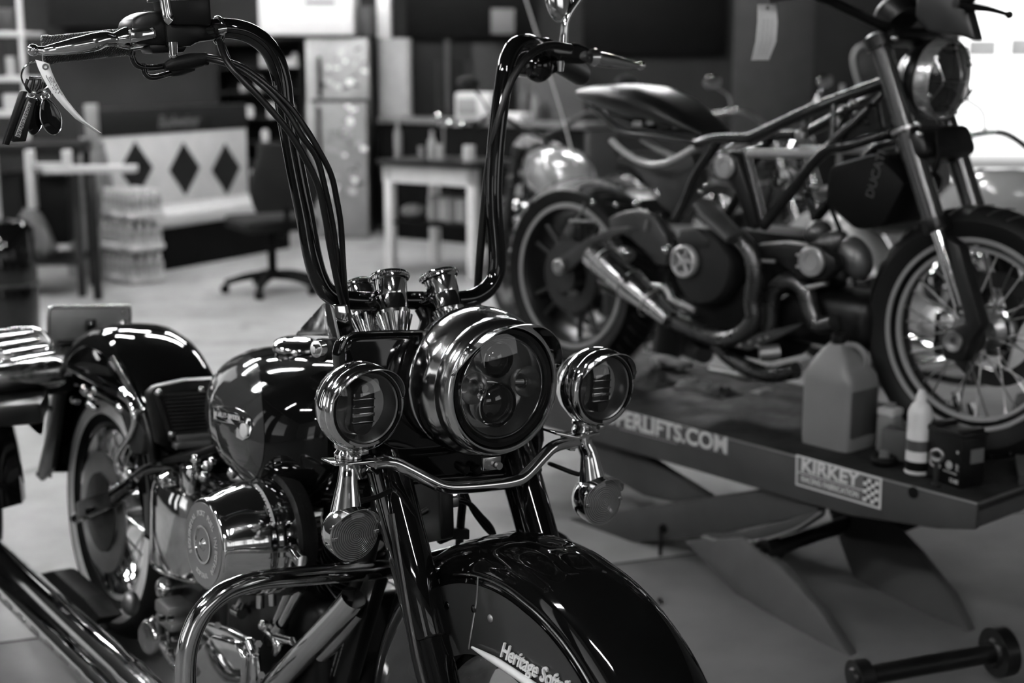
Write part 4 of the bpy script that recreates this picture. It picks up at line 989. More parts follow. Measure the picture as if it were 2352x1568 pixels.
# headers, heat shield, silencer
pipe = mat('pipe_metal', .09, .22, .9, var=.2, rvar=.15)
st_([(1690, 540), (1722, 575), (1735, 630), (1728, 690), (1730, 735), (1700, 768), (1660, 778), (1610, 765), (1545, 735)], .0245, .17, 'header_pipe', pipe, 6, 24)
st_([(1768, 760), (1772, 690), (1790, 655), (1820, 645), (1850, 668), (1862, 710), (1880, 745), (1915, 740)], .0235, .12, 'header_pipe', pipe, 6, 24)
MB().tube([sx(1612, 466, .20), sx(1640, 500, .20), sx(1690, 548, .20)], [.040, .045, .040], sm=6, flat=.45, seg=28).build('heat_shield', mat('shield_grey', .05, .45, .2), sb_)
A, B = sx(1362, 578, .2), sx(1548, 742, .19); d = B - A
o = MB().lathe(A, d, [(.0, .01), (.036, 0), (.046, .006), (.048, .05), (.0475, d.length * .52), (.044, d.length * .56), (.028, d.length * .95), (.0, d.length)], 40).build('silencer', CHROME2, sb_)
for h in (.05, .17, .27): MB().torus(A + d.normalized() * h, d, .0478, .0022, seg=40, sec=8).build('silencer_band', STEEL, o)
MB().prism([sx(x, y, .235) for x, y in ((1398, 620), (1412, 608), (1450, 640), (1438, 655))], (.003, 0, 0), .001).build('badge_plate', BSATIN, o)
st_([(1440, 640), (1430, 580), (1450, 590)], .018, .12, 'hanger_bracket', ALU)
for x, y in ((1440, 580), (1530, 575)): MB().sph(sx(x, y, .15), .014, seg=14).build('frame_bolt', CHROME2, sb_)
st_([(1470, 660), (1500, 658), (1530, 665), (1545, 690), (1600, 715)], .011, .15, 'brake_pedal', STEEL)
st_([(1840, 665), (1880, 655), (1900, 650)], .008, .13, 'gear_lever', STEEL)
MB().prism([sx(x, y, .17) for x, y in ((1675, 795), (1740, 765), (1850, 740), (1800, 770), (1720, 805))], (-.02, 0, 0), .005).build('perforated_bracket', sg, sb_)
for x, y in ((1700, 792), (1722, 786), (1745, 780), (1740, 795), (1762, 775)): MB().sph(sx(x, y, .172), .006, seg=10).build('bracket_hole_rim', ALU, sb_)
st_([(1645, 790), (1690, 830), (1760, 860), (1830, 850)], .024, .10, 'lower_pipe', pipe)
MB().cyl(sx(1745, 812, .19), sx(1790, 808, .15), .022).build('foot_peg', ALU, sb_)
# rear brake reservoir bits inside the frame
for i, (x, y, w_, h_) in enumerate(((1850, 285, .016, .05), (1840, 312, .03, .025), (1800, 405, .05, .05), (1822, 395, .03, .02), (1790, 420, .035, .03), (1930, 285, .018, .04), (1855, 260, .02, .03))):
    MB().box(sx(x, y, .06), (.02, w_, h_), rot=(.5 * (i % 3 - 1), 0, 0), bev=.004).build('valve_fitting', ALU if i % 2 else CHROME2, sb_)
for i, (x, y) in enumerate(((1995, 245), (1970, 262), (1945, 250), (1960, 235), (1990, 280), (1835, 455), (1855, 445), (1872, 430), (1835, 460))):
    MB().sph(sx(x, y, .07), (.012, .014, .009), seg=12).build('cable_connector', STEEL if i % 2 else BSATIN, sb_)
for pts in (((2000, 240), (1960, 250), (1930, 290), (1920, 340)), ((1990, 270), (1950, 300), (1930, 330)), ((1910, 400), (1905, 460), (1930, 530)), ((1925, 390), (1912, 420), (1908, 470)), ((2150, 300), (2155, 370), (2135, 420), (2130, 480))):
    st_(pts, .006, .08, 'wiring_cable', BMATT)
MB().prism([sx(x, y, .10) for x, y in ((1900, 380), (2010, 350), (2080, 420), (2030, 520), (1960, 530), (1890, 470))], (-.2, 0, 0), .02).build('radiator', BMATT, sb_)
MB().text('DUCATI', .035, basis(sx(2012, 400, .102), sx(2030, 350, .102) - sx(2005, 440, .102), -(sx(2030, 350, .102) - sx(2005, 440, .102)).cross(V(1, 0, 0))), .0005).build('cover_lettering', mat('dim_print', .045, .5), sb_)
# fork
ft = mat('fork_tube_grey', .07, .22, .6, var=.1)
stn = mat('fork_lower_satin', .010, .4, 0, spec=.25)
ft0, ft1 = sx(2018, 95, .1), sx(2150, 520, .1); fd = (ft1 - ft0).normalized()
for s in (1, -1):
    a, b = V(s * .1, ft0.y, ft0.z), V(s * .1, ft1.y, ft1.z)
    MB().cyl(a, a + fd * .30, .0255).cyl(a + fd * .27, b, .0285).build('fork_outer_tube', ft, sb_)
    MB().lathe(b, fd, [(0, -.02), (.033, -.02), (.034, 0), (.032, .012), (.0, .012)], 32).build('dust_seal', BSATIN, sb_)
    MB().cyl(b, b + fd * .21, .0185).build('fork_slider', CHROME, sb_)
    q = b + fd * .02
    MB().prism([V(s * .125, *p) for p in ((q.y + .03, q.z), (q.y + .075, q.z - .02), (.075, .05 + .32), (.05, .01 + .32), (.03, -.055 + .32), (-.03, -.05 + .32), (-.035, .02 + .32), (q.y + .10, q.z - .21))], (-s * .05, 0, 0), .012).build('fork_bottom', stn, sb_)
    MB().lathe(a, -fd, [(0, -.02), (.036, -.02), (.037, .012), (.030, .016), (.024, .020), (0, .02)], 32).build('top_clamp', BSATIN, sb_)
cl0 = ft0 + fd * .285
MB().box(V(0, cl0.y + .01, cl0.z), (.245, .085, .085), rot=Matrix.Rotation(.42, 3, 'X'), bev=.022, seg=3).build('lower_clamp', BSATIN, sb_)
MB().lathe(V(.1, cl0.y, cl0.z) - fd * .045, fd, [(.026, -.006), (.038, -.004), (.038, .004), (.026, .006)], 32, ring=True).build('stem_ring', mat('ring_bright', .35, .3, .7), sb_)
MB().box(V(0, ft0.y + .02, ft0.z + .01), (.22, .07, .03), rot=Matrix.Rotation(.42, 3, 'X'), bev=.01).build('top_yoke', BSATIN, sb_)
for x, y in ((2108, 285), (2112, 308), (2055, 87)): MB().sph(sx(x, y, .14), .009, seg=12).build('clamp_bolt', CHROME2, sb_)
MB().lathe(V(.105, 0, .32), V(1, 0, 0), [(0, .02), (.010, .02), (.018, .024), (.026, .024), (.028, .018), (.028, 0), (0, 0)], 32).build('axle_end', STEEL, sb_)
# headlight
hc_ = sx(2192, 185, 0); hd = V(.0, 1, -.10).normalized()
ho = MB().lathe(hc_ - hd * .075, hd, [(0, -.06), (.05, -.055), (.085, -.02), (.096, .01), (.0985, .02), (.102, .022), (.102, .058), (.099, .062), (.094, .060), (.090, .05), (.05, .02), (0, .01)], 56).build('headlight', mat('bezel_satin', .5, .25, .8), sb_)
MB().lathe(hc_ - hd * .075, hd, [(.085, -.0205), (.1, .009), (.1, .018), (.06, -.058), (0, -.062)], 40).build('headlight_shell', BSATIN, ho)
def d2(u, v):
    A, B, D = frame_of(hd); t = 2 * pi * v
    return hc_ - hd * .017 + (A * math.cos(t) + B * math.sin(t)) * .092 * u + hd * .022 * (1 - u * u)
MB().sheet(d2, 8, 40, 0).build('headlight_lens', mat('dark_lens_optic', .012, .04), ho)
A, B, D = frame_of(hd)
for i in range(-3, 4):
    for U_, W_ in ((A, B), (B, A)):
        o_ = i * .027; L_ = math.sqrt(max(0, .1 ** 2 - o_ ** 2))
        if i % 3 == 0: MB().tube([hc_ - hd * .015 + U_ * o_ - W_ * L_, hc_ + hd * .018 + U_ * o_, hc_ - hd * .015 + U_ * o_ + W_ * L_], .0022, sm=5, seg=8).build('grille_wire', CHROME2, ho)
for k in range(6):
    a = 2 * pi * k / 6 + .4; MB().sph(hc_ - hd * .012 + (A * math.cos(a) + B * math.sin(a)) * .094, .006, seg=10).build('bezel_screw', CHROME, ho)
# cowl, gauge, handlebar
MB().prism([sx(x, y, .07) for x, y in ((2105, -30), (2200, -30), (2222, 30), (2240, 95), (2190, 80), (2130, 75), (2098, 40))], (-.05, 0, 0), .012, 3).build('flyscreen', mat('cowl_grey', .014, .35), sb_)
gc = sx(2062, 30, .02)
MB().lathe(gc, V(-.1, -.8, .8), [(0, -.03), (.05, -.03), (.056, 0), (.056, .02), (.050, .024), (.048, .014), (0, .014)], 40).build('gauge', BSATIN, sb_)
MB().torus(gc + V(-.1, -.8, .8).normalized() * .02, V(-.1, -.8, .8), .052, .005).build('gauge_bezel', mat('ring_bright', .35, .3, .7), sb_)
st_([(2060, 70, .06), (2010, 52, .14), (1960, 28, .22), (1900, 0, .32), (1830, -25, .42), (1780, -38, .5)], .013, .1, 'handlebar', BSATIN)
st_([(2110, 30, -.06), (2180, 2, -.2), (2230, -8, -.32)], .013, .1, 'handlebar', BSATIN)
q = sy(2318, 34, .0)
MB().tube([sy(2195, 8, -.05), sy(2230, 15, -.04), sy(2275, 22, -.02), sy(2318, 34, 0)], [.012, .010, .007, .0055], sm=4).sph(q, .0105, seg=16).build('clutch_lever', BSATIN, sb_)
MB().sph(sy(2220, -2, -.06), (.03, .02, .014)).build('lever_perch', BSATIN, sb_)
MB().tube([sx(1990, -20, .3), sx(1900, -18, .35), sx(1815, -8, .38), sx(1768, 0, .40)], [.012, .011, .009, .007], sm=4).build('brake_lever', BSATIN, sb_)
# front wheel
SA = V(0, 0, .325)
fw = rev_x(MB(), SA, tyre_prof(.327, .115, .235, .4), closed=True).build('front_tyre', RUBBER, sb_)
for k in range(36):
    a = 2 * pi * k / 36
    MB().tube([SA + V(-.02, math.cos(a - .02) * .328, math.sin(a - .02) * .328), SA + V(.02, math.cos(a + .03) * .327, math.sin(a + .03) * .327), SA + V(.046, math.cos(a + .09) * .310, math.sin(a + .09) * .310)], .003, sm=2, seg=6, flat=.6).build('tread_block', mat('tread_rubber', .03, .45), fw)
fr = rev_x(MB(), SA, [(.245, -.040), (.236, -.044), (.228, -.03), (.225, 0), (.228, .03), (.236, .044), (.245, .040)]).build('front_rim', BSATIN, sb_)
rev_x(MB(), SA, [(.252, .042), (.248, .050), (.238, .048), (.237, .042)], closed=True).build('rim_lip', mat('rim_lip_light', .3, .35, .3), fr)
rev_x(MB(), SA, [(.226, .022), (.224, .036), (.214, .034), (.214, .022)], closed=True).build('rim_inner_lip', mat('rim_lip_light', .3, .35, .3), fr)
wheel_spokes('wheel_spoke', sb_, SA, .222, 32, .045, .045, STEEL, .0022)
MB().cyl(SA + V(-.09, 0, 0), SA + V(.09, 0, 0), .03).lathe(SA, V(1, 0, 0), [(0, -.055), (.05, -.055), (.05, -.045), (.03, -.03), (.03, .03), (.05, .045), (.05, .055), (0, .055)], 36).build('front_hub', STEEL, sb_)
MB().lathe(SA + V(-.07, 0, 0), V(1, 0, 0), [(.068, 0), (.068, .02), (.060, .024), (.058, 0)], 40, ring=True).build('hub_flange', CHROME2, sb_)
rev_x(MB(), SA + V(-.075, 0, 0), [(.15, -.0025), (.15, .0025), (.11, .0025), (.11, -.0025)], closed=True).build('brake_disc', DALU, sb_)
MB().box(SA + V(-.08, -.13, -.03), (.06, .07, .12), bev=.012).build('brake_caliper', CHROME2, sb_)
for x, y, l in ((2195, 900, .08), (2230, 925, .06), (2170, 920, .05)):
    c = sx(x, y, -.10); MB().tube([c, c + V(0, .02, -l)], .012, sm=0).build('caliper_detail', CHROME, sb_)
# hanging tag
tg = S.root('price_tag', 'white paper tag hanging from the brake lever of the stripped motorcycle', 'tag')
o0 = sx(1766, 2, .40); tg.location = S.w(o0)
def tf(u, v):
    top = (1742, 12); bx = [(1741, 1783), (1740, 1786), (1736, 1783), (1726, 1766)]; ys = [10, 50, 95, 138]
    k = u * 3; i = min(int(k), 2); q = k - i
    l_ = bx[i][0] * (1 - q) + bx[i + 1][0] * q; r_ = bx[i][1] * (1 - q) + bx[i + 1][1] * q; y = ys[i] * (1 - q) + ys[i + 1] * q
    p = sy(l_ + (r_ - l_) * v, y, o0.y + .02 * math.sin(u * 3)) - o0
    return p
MB().sheet(tf, 18, 6, .0004).build('tag_card', PAPER, tg)
MB().torus(tf(.07, .5) + V(0, .001, 0), V(0, 1, 0), .004, .0015, seg=20, sec=6).build('eyelet', mat('brown_eyelet', .12, .6), tg)
MB().tube([tf(.05, .5), V(0, 0, 0)], .0007, sm=0, seg=6).build('tag_string', mat('string', .5, .8), tg)
wr = MB()
for r in range(3):
    for c in range(18): wr.box(tf(.3 + c * .035, .3 + r * .2) + V(0, .0012, 0), (.003 + .003 * random.random(), .0004, .0012))
wr.build('fine_print', mat('faded_ink', .3, .8), tg)
# ================================================================ things on the lift deck
def LFthing(name, label, cat, px, py, yaw=0, group=None, z=None):
    c = LF.z(px, py, DZ if z is None else z)
    F = Frame(LF.w(c), 40.5 + yaw)
    return F, F.root(name, label, cat, group)
# oil jug
F, r = LFthing('oil_jug', 'large grey plastic jug with sloping shoulders standing on the lift deck', 'jug', 1925, 1018, 0)
jm = mat('jug_plastic', .17, .35, var=.08)
jl = [(0.004, .062, .071), (0.0, .068, .078), (.02, .070, .080), (.175, .070, .080), (.195, .068, .078), (.240, .044, .052), (.268, .022, .028), (.275, .018, .02)]
MB().loft([sq_loop((0, (.0 if z < .18 else (z - .18) * -.12), z), hx, hy, 40, 7, V(1, 0, 0), V(0, 1, 0)) for z, hx, hy in jl]).build('body', jm, r, ang=50)
MB().box((.0, .0, .10), (.115, .163, .13), bev=.006).build('label_panel', mat('jug_label', .045, .4), r)
MB().tube([V(-.02, .055, .20), V(-.02, .06, .245), V(-.01, .035, .272), V(0, 0, .27)], .010, flat=.8).build('handle', jm, r)
MB().lathe((0, -.012, .262), V(0, 0, 1), [(.018, 0), (.018, .01), (.022, .012), (.022, .034), (.019, .037), (0, .037)], 28).build('cap', BSATIN, r)
mat('cream_plastic', .45, .4)
# spray can
F, r = LFthing('spray_can', 'white aerosol can with dark band at the front corner of the lift deck', 'can', 2106, 1085)
MB().lathe((0, 0, 0), V(0, 0, 1), [(0, .002), (.0285, 0), (.0315, .003), (.0315, .006), (.030, .009), (.030, .152), (.029, .160), (.022, .176), (.014, .183), (.0135, .185), (0, .186)], 44).build('body', mat('can_white', .58, .35), r)
MB().lathe((0, 0, 0), V(0, 0, 1), [(.0302, .060), (.0303, .060), (.0303, .088), (.0302, .088)], 44, ring=True).build('dark_band', mat('can_band', .06, .4), r)
MB().lathe((0, 0, 0), V(0, 0, 1), [(.0302, .010), (.0304, .010), (.0304, .034), (.0302, .034)], 44, ring=True).build('dark_foot_band', BMATT, r)
MB().lathe((0, 0, 0), V(0, 0, 1), [(.013, .184), (.012, .200), (.009, .206), (.008, .212), (0, .213)], 24).build('nozzle', LETTER, r)
# battery
F, r = LFthing('vehicle_battery', 'black motorcycle battery with white lettering at the corner of the lift deck', 'battery', 2192, 1104, -14)
MB().box((0, 0, .062), (.075, .118, .122), bev=.003).build('case', mat('battery_plastic', .005, .35, spec=.2), r)
MB().box((0, 0, .128), (.079, .122, .014), bev=.003).box((0, .045, .137), (.07, .02, .012), bev=.002).box((0, -.045, .137), (.07, .02, .012), bev=.002).build('lid', BSATIN, r)
MB().prism([V(-.03, .0602, .06), V(.012, .0602, .06), V(.012, .0602, .095), V(-.03, .0602, .095)], (0, .0008, 0)).build('side_label', mat('dim_label', .10, .5), r)
bt = MB(); Mx = lambda y, z: basis((.0382, y, z), (0, 1, 0), (0, 0, 1))
bt.text('CS', .034, Mx(-.030, .044), .0003, bold=.001).text('12-BS', .013, Mx(.036, .014), .0003, bold=.0004).text('MF', .014, basis((.0382, .046, .05), (0, 0, 1), (0, -1, 0)), .0003)
bt.torus((.0385, .018, .050), (1, 0, 0), .0085, .0022, seg=24, sec=6).torus((.0385, .018, .050), (1, 0, 0), .003, .002, seg=16, sec=6)
bt.sph((.0385, .044, .088), (.001, .004, .004), seg=12)
bt.build('case_lettering', mat('pale_print', .42, .5), r)
MB().box((.0382, .022, .033), (.0006, .045, .004)).build('printed_strip', mat('dim_lettering', .22, .6), r)
# eye bolt
F, r = LFthing('eye_bolt', 'grey ring headed tie-down bolt upright before the black battery', 'bolt', 2148, 1117)
MB().torus((0, 0, .078), (1, .2, 0), .014, .0045).build('ring', STEEL, r)
MB().cyl((0, 0, .0), (0, 0, .064), .006).lathe((0, 0, 0), (0, 0, 1), [(.011, 0), (.011, .008), (.006, .009)], 6).build('shank', DALU, r)
# pale bottle, grey carton, tape roll behind
F, r = LFthing('plastic_bottle', 'pale square plastic bottle behind the oil jug on the lift', 'bottle', 2040, 1035)
MB().loft([sq_loop((0, 0, z), hx, hx, 28, 4, V(1, 0, 0), V(0, 1, 0)) for z, hx in ((0, .024), (.004, .027), (.085, .027), (.105, .024), (.118, .012), (.130, .012))]).build('body', mat('pale_plastic', .18, .4), r)
MB().box((0, 0, .108), (.05, .05, .022), bev=.006).build('cap', mat('cream_plastic', .45, .4), r)
F, r = LFthing('parts_carton', 'small grey carton between the pale bottle and the white can', 'box', 2062, 1052, 10)
MB().box((0, 0, .04), (.05, .075, .08), bev=.002).build('carton_body', mat('carton_grey', .06, .6), r)
F, r = LFthing('tape_roll', 'dark roll lying flat on the lift before the grey carton', 'tape', 2030, 1066)
MB().torus((0, 0, .012), (0, 0, 1), .026, .010, flat=1.1).build('roll', BMATT, r)
MB().lathe((0, 0, .004), (0, 0, 1), [(0, .0), (.016, 0), (.012, .03), (0, .034)], 24).build('core', mat('grey_core', .1, .5), r)
# rags and scraps on the deck under the motorcycle
random.seed(11)
def lump(name, label, cat, px, py, size, col, z=None, n=3):
    F, r = LFthing(name, label, cat, px, py, random.uniform(-40, 40), z=z)
    def f(u, v):
        x, y = (u - .5) * size[0], (v - .5) * size[1]
        e = math.sin(pi * u) * math.sin(pi * v)
        return V(x, y, .002 + size[2] * e * (.6 + .4 * math.sin(u * n * 5 + 1) * math.cos(v * n * 6)))
    MB().sheet(f, 16, 16, .003).build('folded_cloth' if cat == 'rag' else 'sheet', mat(*col), r)
lump('shop_rag', 'dark crumpled rag on the lift deck near the rear wheel', 'rag', 1500, 880, (.16, .12, .05), ('rag_dark', .03, .8))
lump('paper_scrap', 'pale paper scraps lying on the lift deck', 'paper', 1750, 898, (.08, .03, .008), ('scrap_pale', .35, .6))
lump('shop_rag', 'grey rag bunched under the exhaust pipe on the lift', 'rag', 1590, 885, (.12, .10, .03), ('rag_grey', .10, .8))
lump('shop_rag', 'black greasy cloth lying between rag and paper scraps', 'rag', 1660, 905, (.10, .08, .03), ('rag_black', .008, .8))
F, r = LFthing('work_glove', 'pale work glove under the motorcycle beside the rear tyre', 'glove', 1525, 842)
MB().sph((0, 0, .02), (.04, .05, .018)).build('palm', mat('glove_grey', .16, .8), r)
for k in range(4): MB().tube([V(-.025 + k * .017, .04, .02), V(-.03 + k * .02, .085 + .006 * (k % 2), .022), V(-.028 + k * .02, .10, .012)], [.010, .009, .007], sm=3).build('finger', mat('glove_grey', .16, .8), r)
MB().tube([V(.035, 0, .02), V(.062, .02, .02), V(.07, .045, .015)], [.010, .010, .007], sm=3).build('thumb', mat('glove_grey', .16, .8), r)
F, r = LFthing('screwdriver', 'pale rod shaped tool on the deck below the exhaust', 'tool', 1660, 858)
MB().cyl((0, -.06, .008), (0, .06, .008), .004).build('shaft', STEEL, r)
MB().cyl((0, .06, .009), (0, .11, .009), .009).build('handle', mat('cream_plastic', .45, .4), r)

# ================================================================ simple whole motorcycles behind
def bg_bike(F, label, col, mirrors=True, fcol=.006, dull=False, seatcol=None, chromey=1.0, name='parked_motorcycle', shield=False):
    r = F.root(name, label, 'motorcycle')
    CHROME, CHROME2, ALU = (DALU, DALU, DALU) if dull else (globals()['CHROME'], globals()['CHROME2'], globals()['ALU'])
    body = mat('body_%02d' % int(col * 100), col, .2, 0, .8, var=.05); fbody = mat('fender_%03d' % int(fcol * 1000), fcol, .2, 0, .8, var=.05)
    for y, nm in ((.82, 'front'), (-.78, 'rear')):
        c = V(0, y, .32)
        rev_x(MB(), c, tyre_prof(.32, .13, .22), seg=48, closed=True).build(nm + '_tyre', RUBBER, r)
        rev_x(MB(), c, [(.222, -.05), (.20, -.03), (.20, .03), (.222, .05)], seg=48).build(nm + '_rim', CHROME2, r)
        w_ = MB().cyl(c - V(.08, 0, 0), c + V(.08, 0, 0), .05)
        w_.build(nm + '_hub', CHROME2, r)
        for k in range(10):
            a = 2 * pi * k / 10; MB().cyl(c, c + V(0, math.cos(a), math.sin(a)) * .21, .006, seg=8).build('wheel_spoke', CHROME2, r)
        rev_x(MB(), c + V(.07, 0, 0), [(.14, -.002), (.14, .002), (.08, .002), (.08, -.002)], seg=40, closed=True).build('brake_disc', STEEL, r)
    sec = [(.085, .25), (.088, .32), (.075, .35), (.04, .37), (0, .372)]; sec = sec + [(-x, q) for x, q in reversed(sec[:-1])]
    f_, n_ = fend(V(0, .82, .32), sec, math.radians(20), math.radians(170)); MB().sheet(f_, 32, n_ * 2, .003).build('front_fender', fbody, r)
    f_, n_ = fend(V(0, -.78, .34), sec, math.radians(20), math.radians(175), rf=lambda t, q: q + .03); MB().sheet(f_, 32, n_ * 2, .003).build('rear_fender', fbody, r)
    MB().loft([sq_loop((0, y, z), hx, hz, 28, 2.4) for y, hx, z, hz in ((.50, .04, .88, .05), (.44, .11, .87, .10), (.28, .155, .86, .13), (.12, .15, .85, .13), (-.02, .11, .82, .10), (-.10, .05, .80, .05))]).build('fuel_tank', body, r)
    sm_ = mat('seat_vinyl', .022, .22, 0, .3)
    MB().loft([sq_loop((0, y, z), hx, hz, 24, 3) for y, hx, z, hz in ((-.02, .08, .78, .03), (-.12, .12, .75, .05), (-.35, .17, .72, .06), (-.5, .15, .76, .06), (-.72, .11, .81, .05), (-.85, .08, .80, .03))]).build('seat', sm_, r)
    for s in (1, -1):
        MB().cyl(V(.10 * s, .52, .98), V(.10 * s, .82, .32), .026).build('fork_leg', CHROME2, r)
        MB().tube([V(0, .44, 1.02), V(.10 * s, .44, 1.06), V(.25 * s, .42, 1.14), V(.36 * s, .30, 1.12), V(.44 * s, .18, 1.10)], .013).build('handlebar', CHROME2, r)
        MB().cyl(V(.36 * s, .30, 1.12), V(.45 * s, .165, 1.10), .018).build('grip', RUBBER, r)
        MB().tube([V(.36 * s, .33, 1.12), V(.42 * s, .26, 1.115), V(.47 * s, .2, 1.11)], .007).build('lever', CHROME, r)
        if mirrors:
            MB().tube([V(.30 * s, .38, 1.14), V(.34 * s, .40, 1.22), V(.40 * s, .36, 1.27)], .006).build('mirror_stem', CHROME, r)
            MB().sph(V(.42 * s, .36, 1.29), (.06, .015, .035)).build('mirror_head', CHROME, r)
        MB().tube([V(.04 * s, .48, .86), V(.09 * s, .40, .45), V(.12 * s, .30, .15), V(.13 * s, -.3, .14), V(.12 * s, -.78, .32)], .018).build('frame_tube', BGLOSS, r)
        MB().lathe(V(.10 * s, .60, .80), V(0, 1, 0), [(0, -.05), (.03, -.05), (.035, 0), (.0, .01)], 24).build('turn_signal', CHROME, r)
    MB().lathe(V(0, .60, .93), V(0, 1, 0), [(0, -.12), (.06, -.10), (.095, -.03), (.10, .02), (.09, .03), (0, .035)], 40).build('headlight', CHROME, r)
    for tl in (.35, -.35):
        ax = V(0, math.sin(tl), math.cos(tl)); pr = [(.045, 0)]; h = .0
        for i in range(9): pr += [(.05, h), (.075, h + .002), (.075, h + .007), (.05, h + .01)]; h += .02
        MB().lathe(V(0, .05, .36) + ax * .05, ax, pr + [(0, h)], 28).build('engine_cylinder', DALU, r)
        MB().box(V(0, .05, .36) + ax * .27, (.13, .12, .07), rot=Matrix.Rotation(-tl, 3, 'X'), bev=.02).build('rocker_cover', CHROME, r)
    MB().sph(V(0, .03, .30), (.14, .20, .14)).build('crankcase', ALU, r)
    MB().lathe(V(.1, .05, .50), V(1, 0, 0), [(0, 0), (.09, 0), (.09, .06), (.06, .09), (0, .095)], 32).build('air_cleaner', CHROME, r)
    for k, z in ((0, .26), (1, .17)): MB().tube([V(.12, .25 - k * .1, .45), V(.17, .22, .25), V(.19, -.1, z), V(.19, -1.0, z)], [.022, .024, .04, .045]).build('exhaust_pipe', CHROME, r)
    if shield: MB().sheet(lambda u, v: V((u - .5) * .44, .50 + .08 * math.sin(pi * u) - v * .12, 1.08 + v * .36 * (1 - .15 * (2 * u - 1) ** 2)), 16, 8, .004).build('windshield', mat('tinted_screen', .12, .15), r)
    return r
w_ = P(1283, 352, 7.0); FA = Frame((0, 0, 0), 200); q = w_ - FA.M @ V(0, .22, w_.z); FA.O = V(q.x, q.y, 0)
bA = bg_bike(FA, 'motorcycle with pale tank parked behind the rear wheel of the lifted one', .22, dull=True)
MB().tube([FA.l(P(1322, 378, 6.3)), FA.l(P(1285, 245, 6.3)), FA.l(P(1240, 100, 6.3)), FA.l(P(1195, -40, 6.3))], .0042, sm=4, seg=8).build('whip_antenna', mat('antenna_white', .7, .3), bA)
w_ = P(1790, 285, 7.6); FB = Frame((0, 0, 0), 35); q = w_ - FB.M @ V(0, .44, w_.z); FB.O = V(q.x, q.y, 0)
bg_bike(FB, 'dark motorcycle seen through the bare frame of the lifted one', .012)
w_ = P(2330, 330, 5.6); FC = Frame((0, 0, 0), 28); q = w_ - FC.M @ V(0, .25, w_.z); FC.O = V(q.x, q.y, 0)
bg_bike(FC, 'pale grey motorcycle at the right edge before the open door', .30, fcol=.30)
# ================================================================ motorcycle cut by the left picture edge
_o = P(-135, 1055, 3.75); LB = Frame((_o.x, _o.y, 0), 36)
r = LB.root('touring_motorcycle', 'motorcycle at the left edge showing chrome tail rack and black rear tyre', 'motorcycle')
rev_x(MB(), V(0, 0, .325), tyre_prof(.325, .14, .215), closed=True).build('rear_tyre', RUBBER, r)
rev_x(MB(), V(0, 0, .325), [(.22, -.05), (.2, -.03), (.2, .03), (.22, .05)]).build('rear_rim', CHROME2, r)
for k in range(12):
    a = 2 * pi * k / 12; MB().cyl(V(0, 0, .325), V(0, math.cos(a) * .21, .325 + math.sin(a) * .21), .007, seg=8).build('wheel_spoke', CHROME2, r)
f_, n_ = fend(V(0, 0, .34), sec := [(.11, .22), (.112, .34), (.09, .38), (.04, .395), (0, .397), (-.04, .395), (-.09, .38), (-.112, .34), (-.11, .22)], math.radians(0), math.radians(190)); MB().sheet(f_, 40, 16, .003).build('rear_fender', PAINT, r)
lz = lambda px, py, z: LB.z(px, py, z)
for k in range(4):
    a, b = lz(-30 + k * 18, 775 + k * 17, .80), lz(72 + k * 16, 758 + k * 16, .80)
    MB().prism([a, b, b + (lz(80 + k * 16, 768 + k * 16, .80) - b) * .8, a + (lz(80 + k * 16, 768 + k * 16, .80) - b) * .8], (0, 0, .006), .001).build('rack_slat', CHROME, r)
MB().tube([lz(-60, 770, .79), lz(70, 755, .79), lz(112, 778, .79), lz(114, 800, .79), lz(60, 822, .79), lz(-60, 840, .78)], .006, sm=3).build('rack_rail', CHROME, r)
MB().tube([lz(-60, 800, .77), lz(40, 815, .77), lz(70, 810, .77)], .008, sm=3).build('rack_rail', CHROME, r)
MB().box(lz(40, 858, .69), (.20, .14, .07), bev=.025, seg=3).build('tail_light_housing', CHROME2, r)
MB().box(lz(88, 838, .71), (.04, .05, .035), bev=.012).build('tail_lens', LENS, r)
MB().prism([lz(-40, 880, .66), lz(60, 895, .66), lz(95, 880, .66), lz(112, 890, .66), lz(95, 925, .66), lz(-40, 935, .66)], (0, 0, -.05), .01).build('tail_tidy', BSATIN, r)
MB().box(lz(40, 880, .64), (.24, .16, .05), bev=.02).build('under_tail', BMATT, r)
for x, y, rr in ((-5, 905, .016), (20, 895, .014), (48, 893, .016), (60, 897, .010), (10, 918, .013), (45, 918, .012)): MB().sph(lz(x, y, .62), rr, seg=14).build('chrome_stud', CHROME, r)
MB().tube([lz(30, 908, .62), lz(118, 898, .62)], .007, sm=0).tube([lz(70, 920, .6), lz(118, 940, .58)], .007, sm=0).build('signal_bar', CHROME, r)
MB().prism([lz(28, 930, .58), lz(100, 940, .58), lz(92, 1000, .58), lz(60, 975, .58), lz(28, 950, .58)], (-.01, -.01, 0), .003).build('plate_bracket', BSATIN, r)
TUBE_S = 165.0; SKY_S = 8.0; SUN_E = 8.0
FIX = [(-4.2, 5.6, 90), (-4.2, 8.2, 90), (-4.2, 10.4, 90), (-2.4, 6.4, 90), (-2.4, 8.8, 90), (-.9, 7.4, 90), (-.9, 10.0, 90), (-2.0, .4, 60), (1.4, -.6, 40), (1.0, 9.6, 90), (-.4, -2.8, 90), (-3.2, 1.9, 90)]
FIXL = ['first of the left row', 'second of the left row', 'last of the left row', 'first of the middle row', 'second of the middle row', 'first over the open floor', 'second over the open floor', 'at the left behind the viewer', 'at the right behind the viewer', 'above the counter', 'farthest behind the viewer', 'added above the left front']  # the last one is an added lamp that brightens the hanging paper
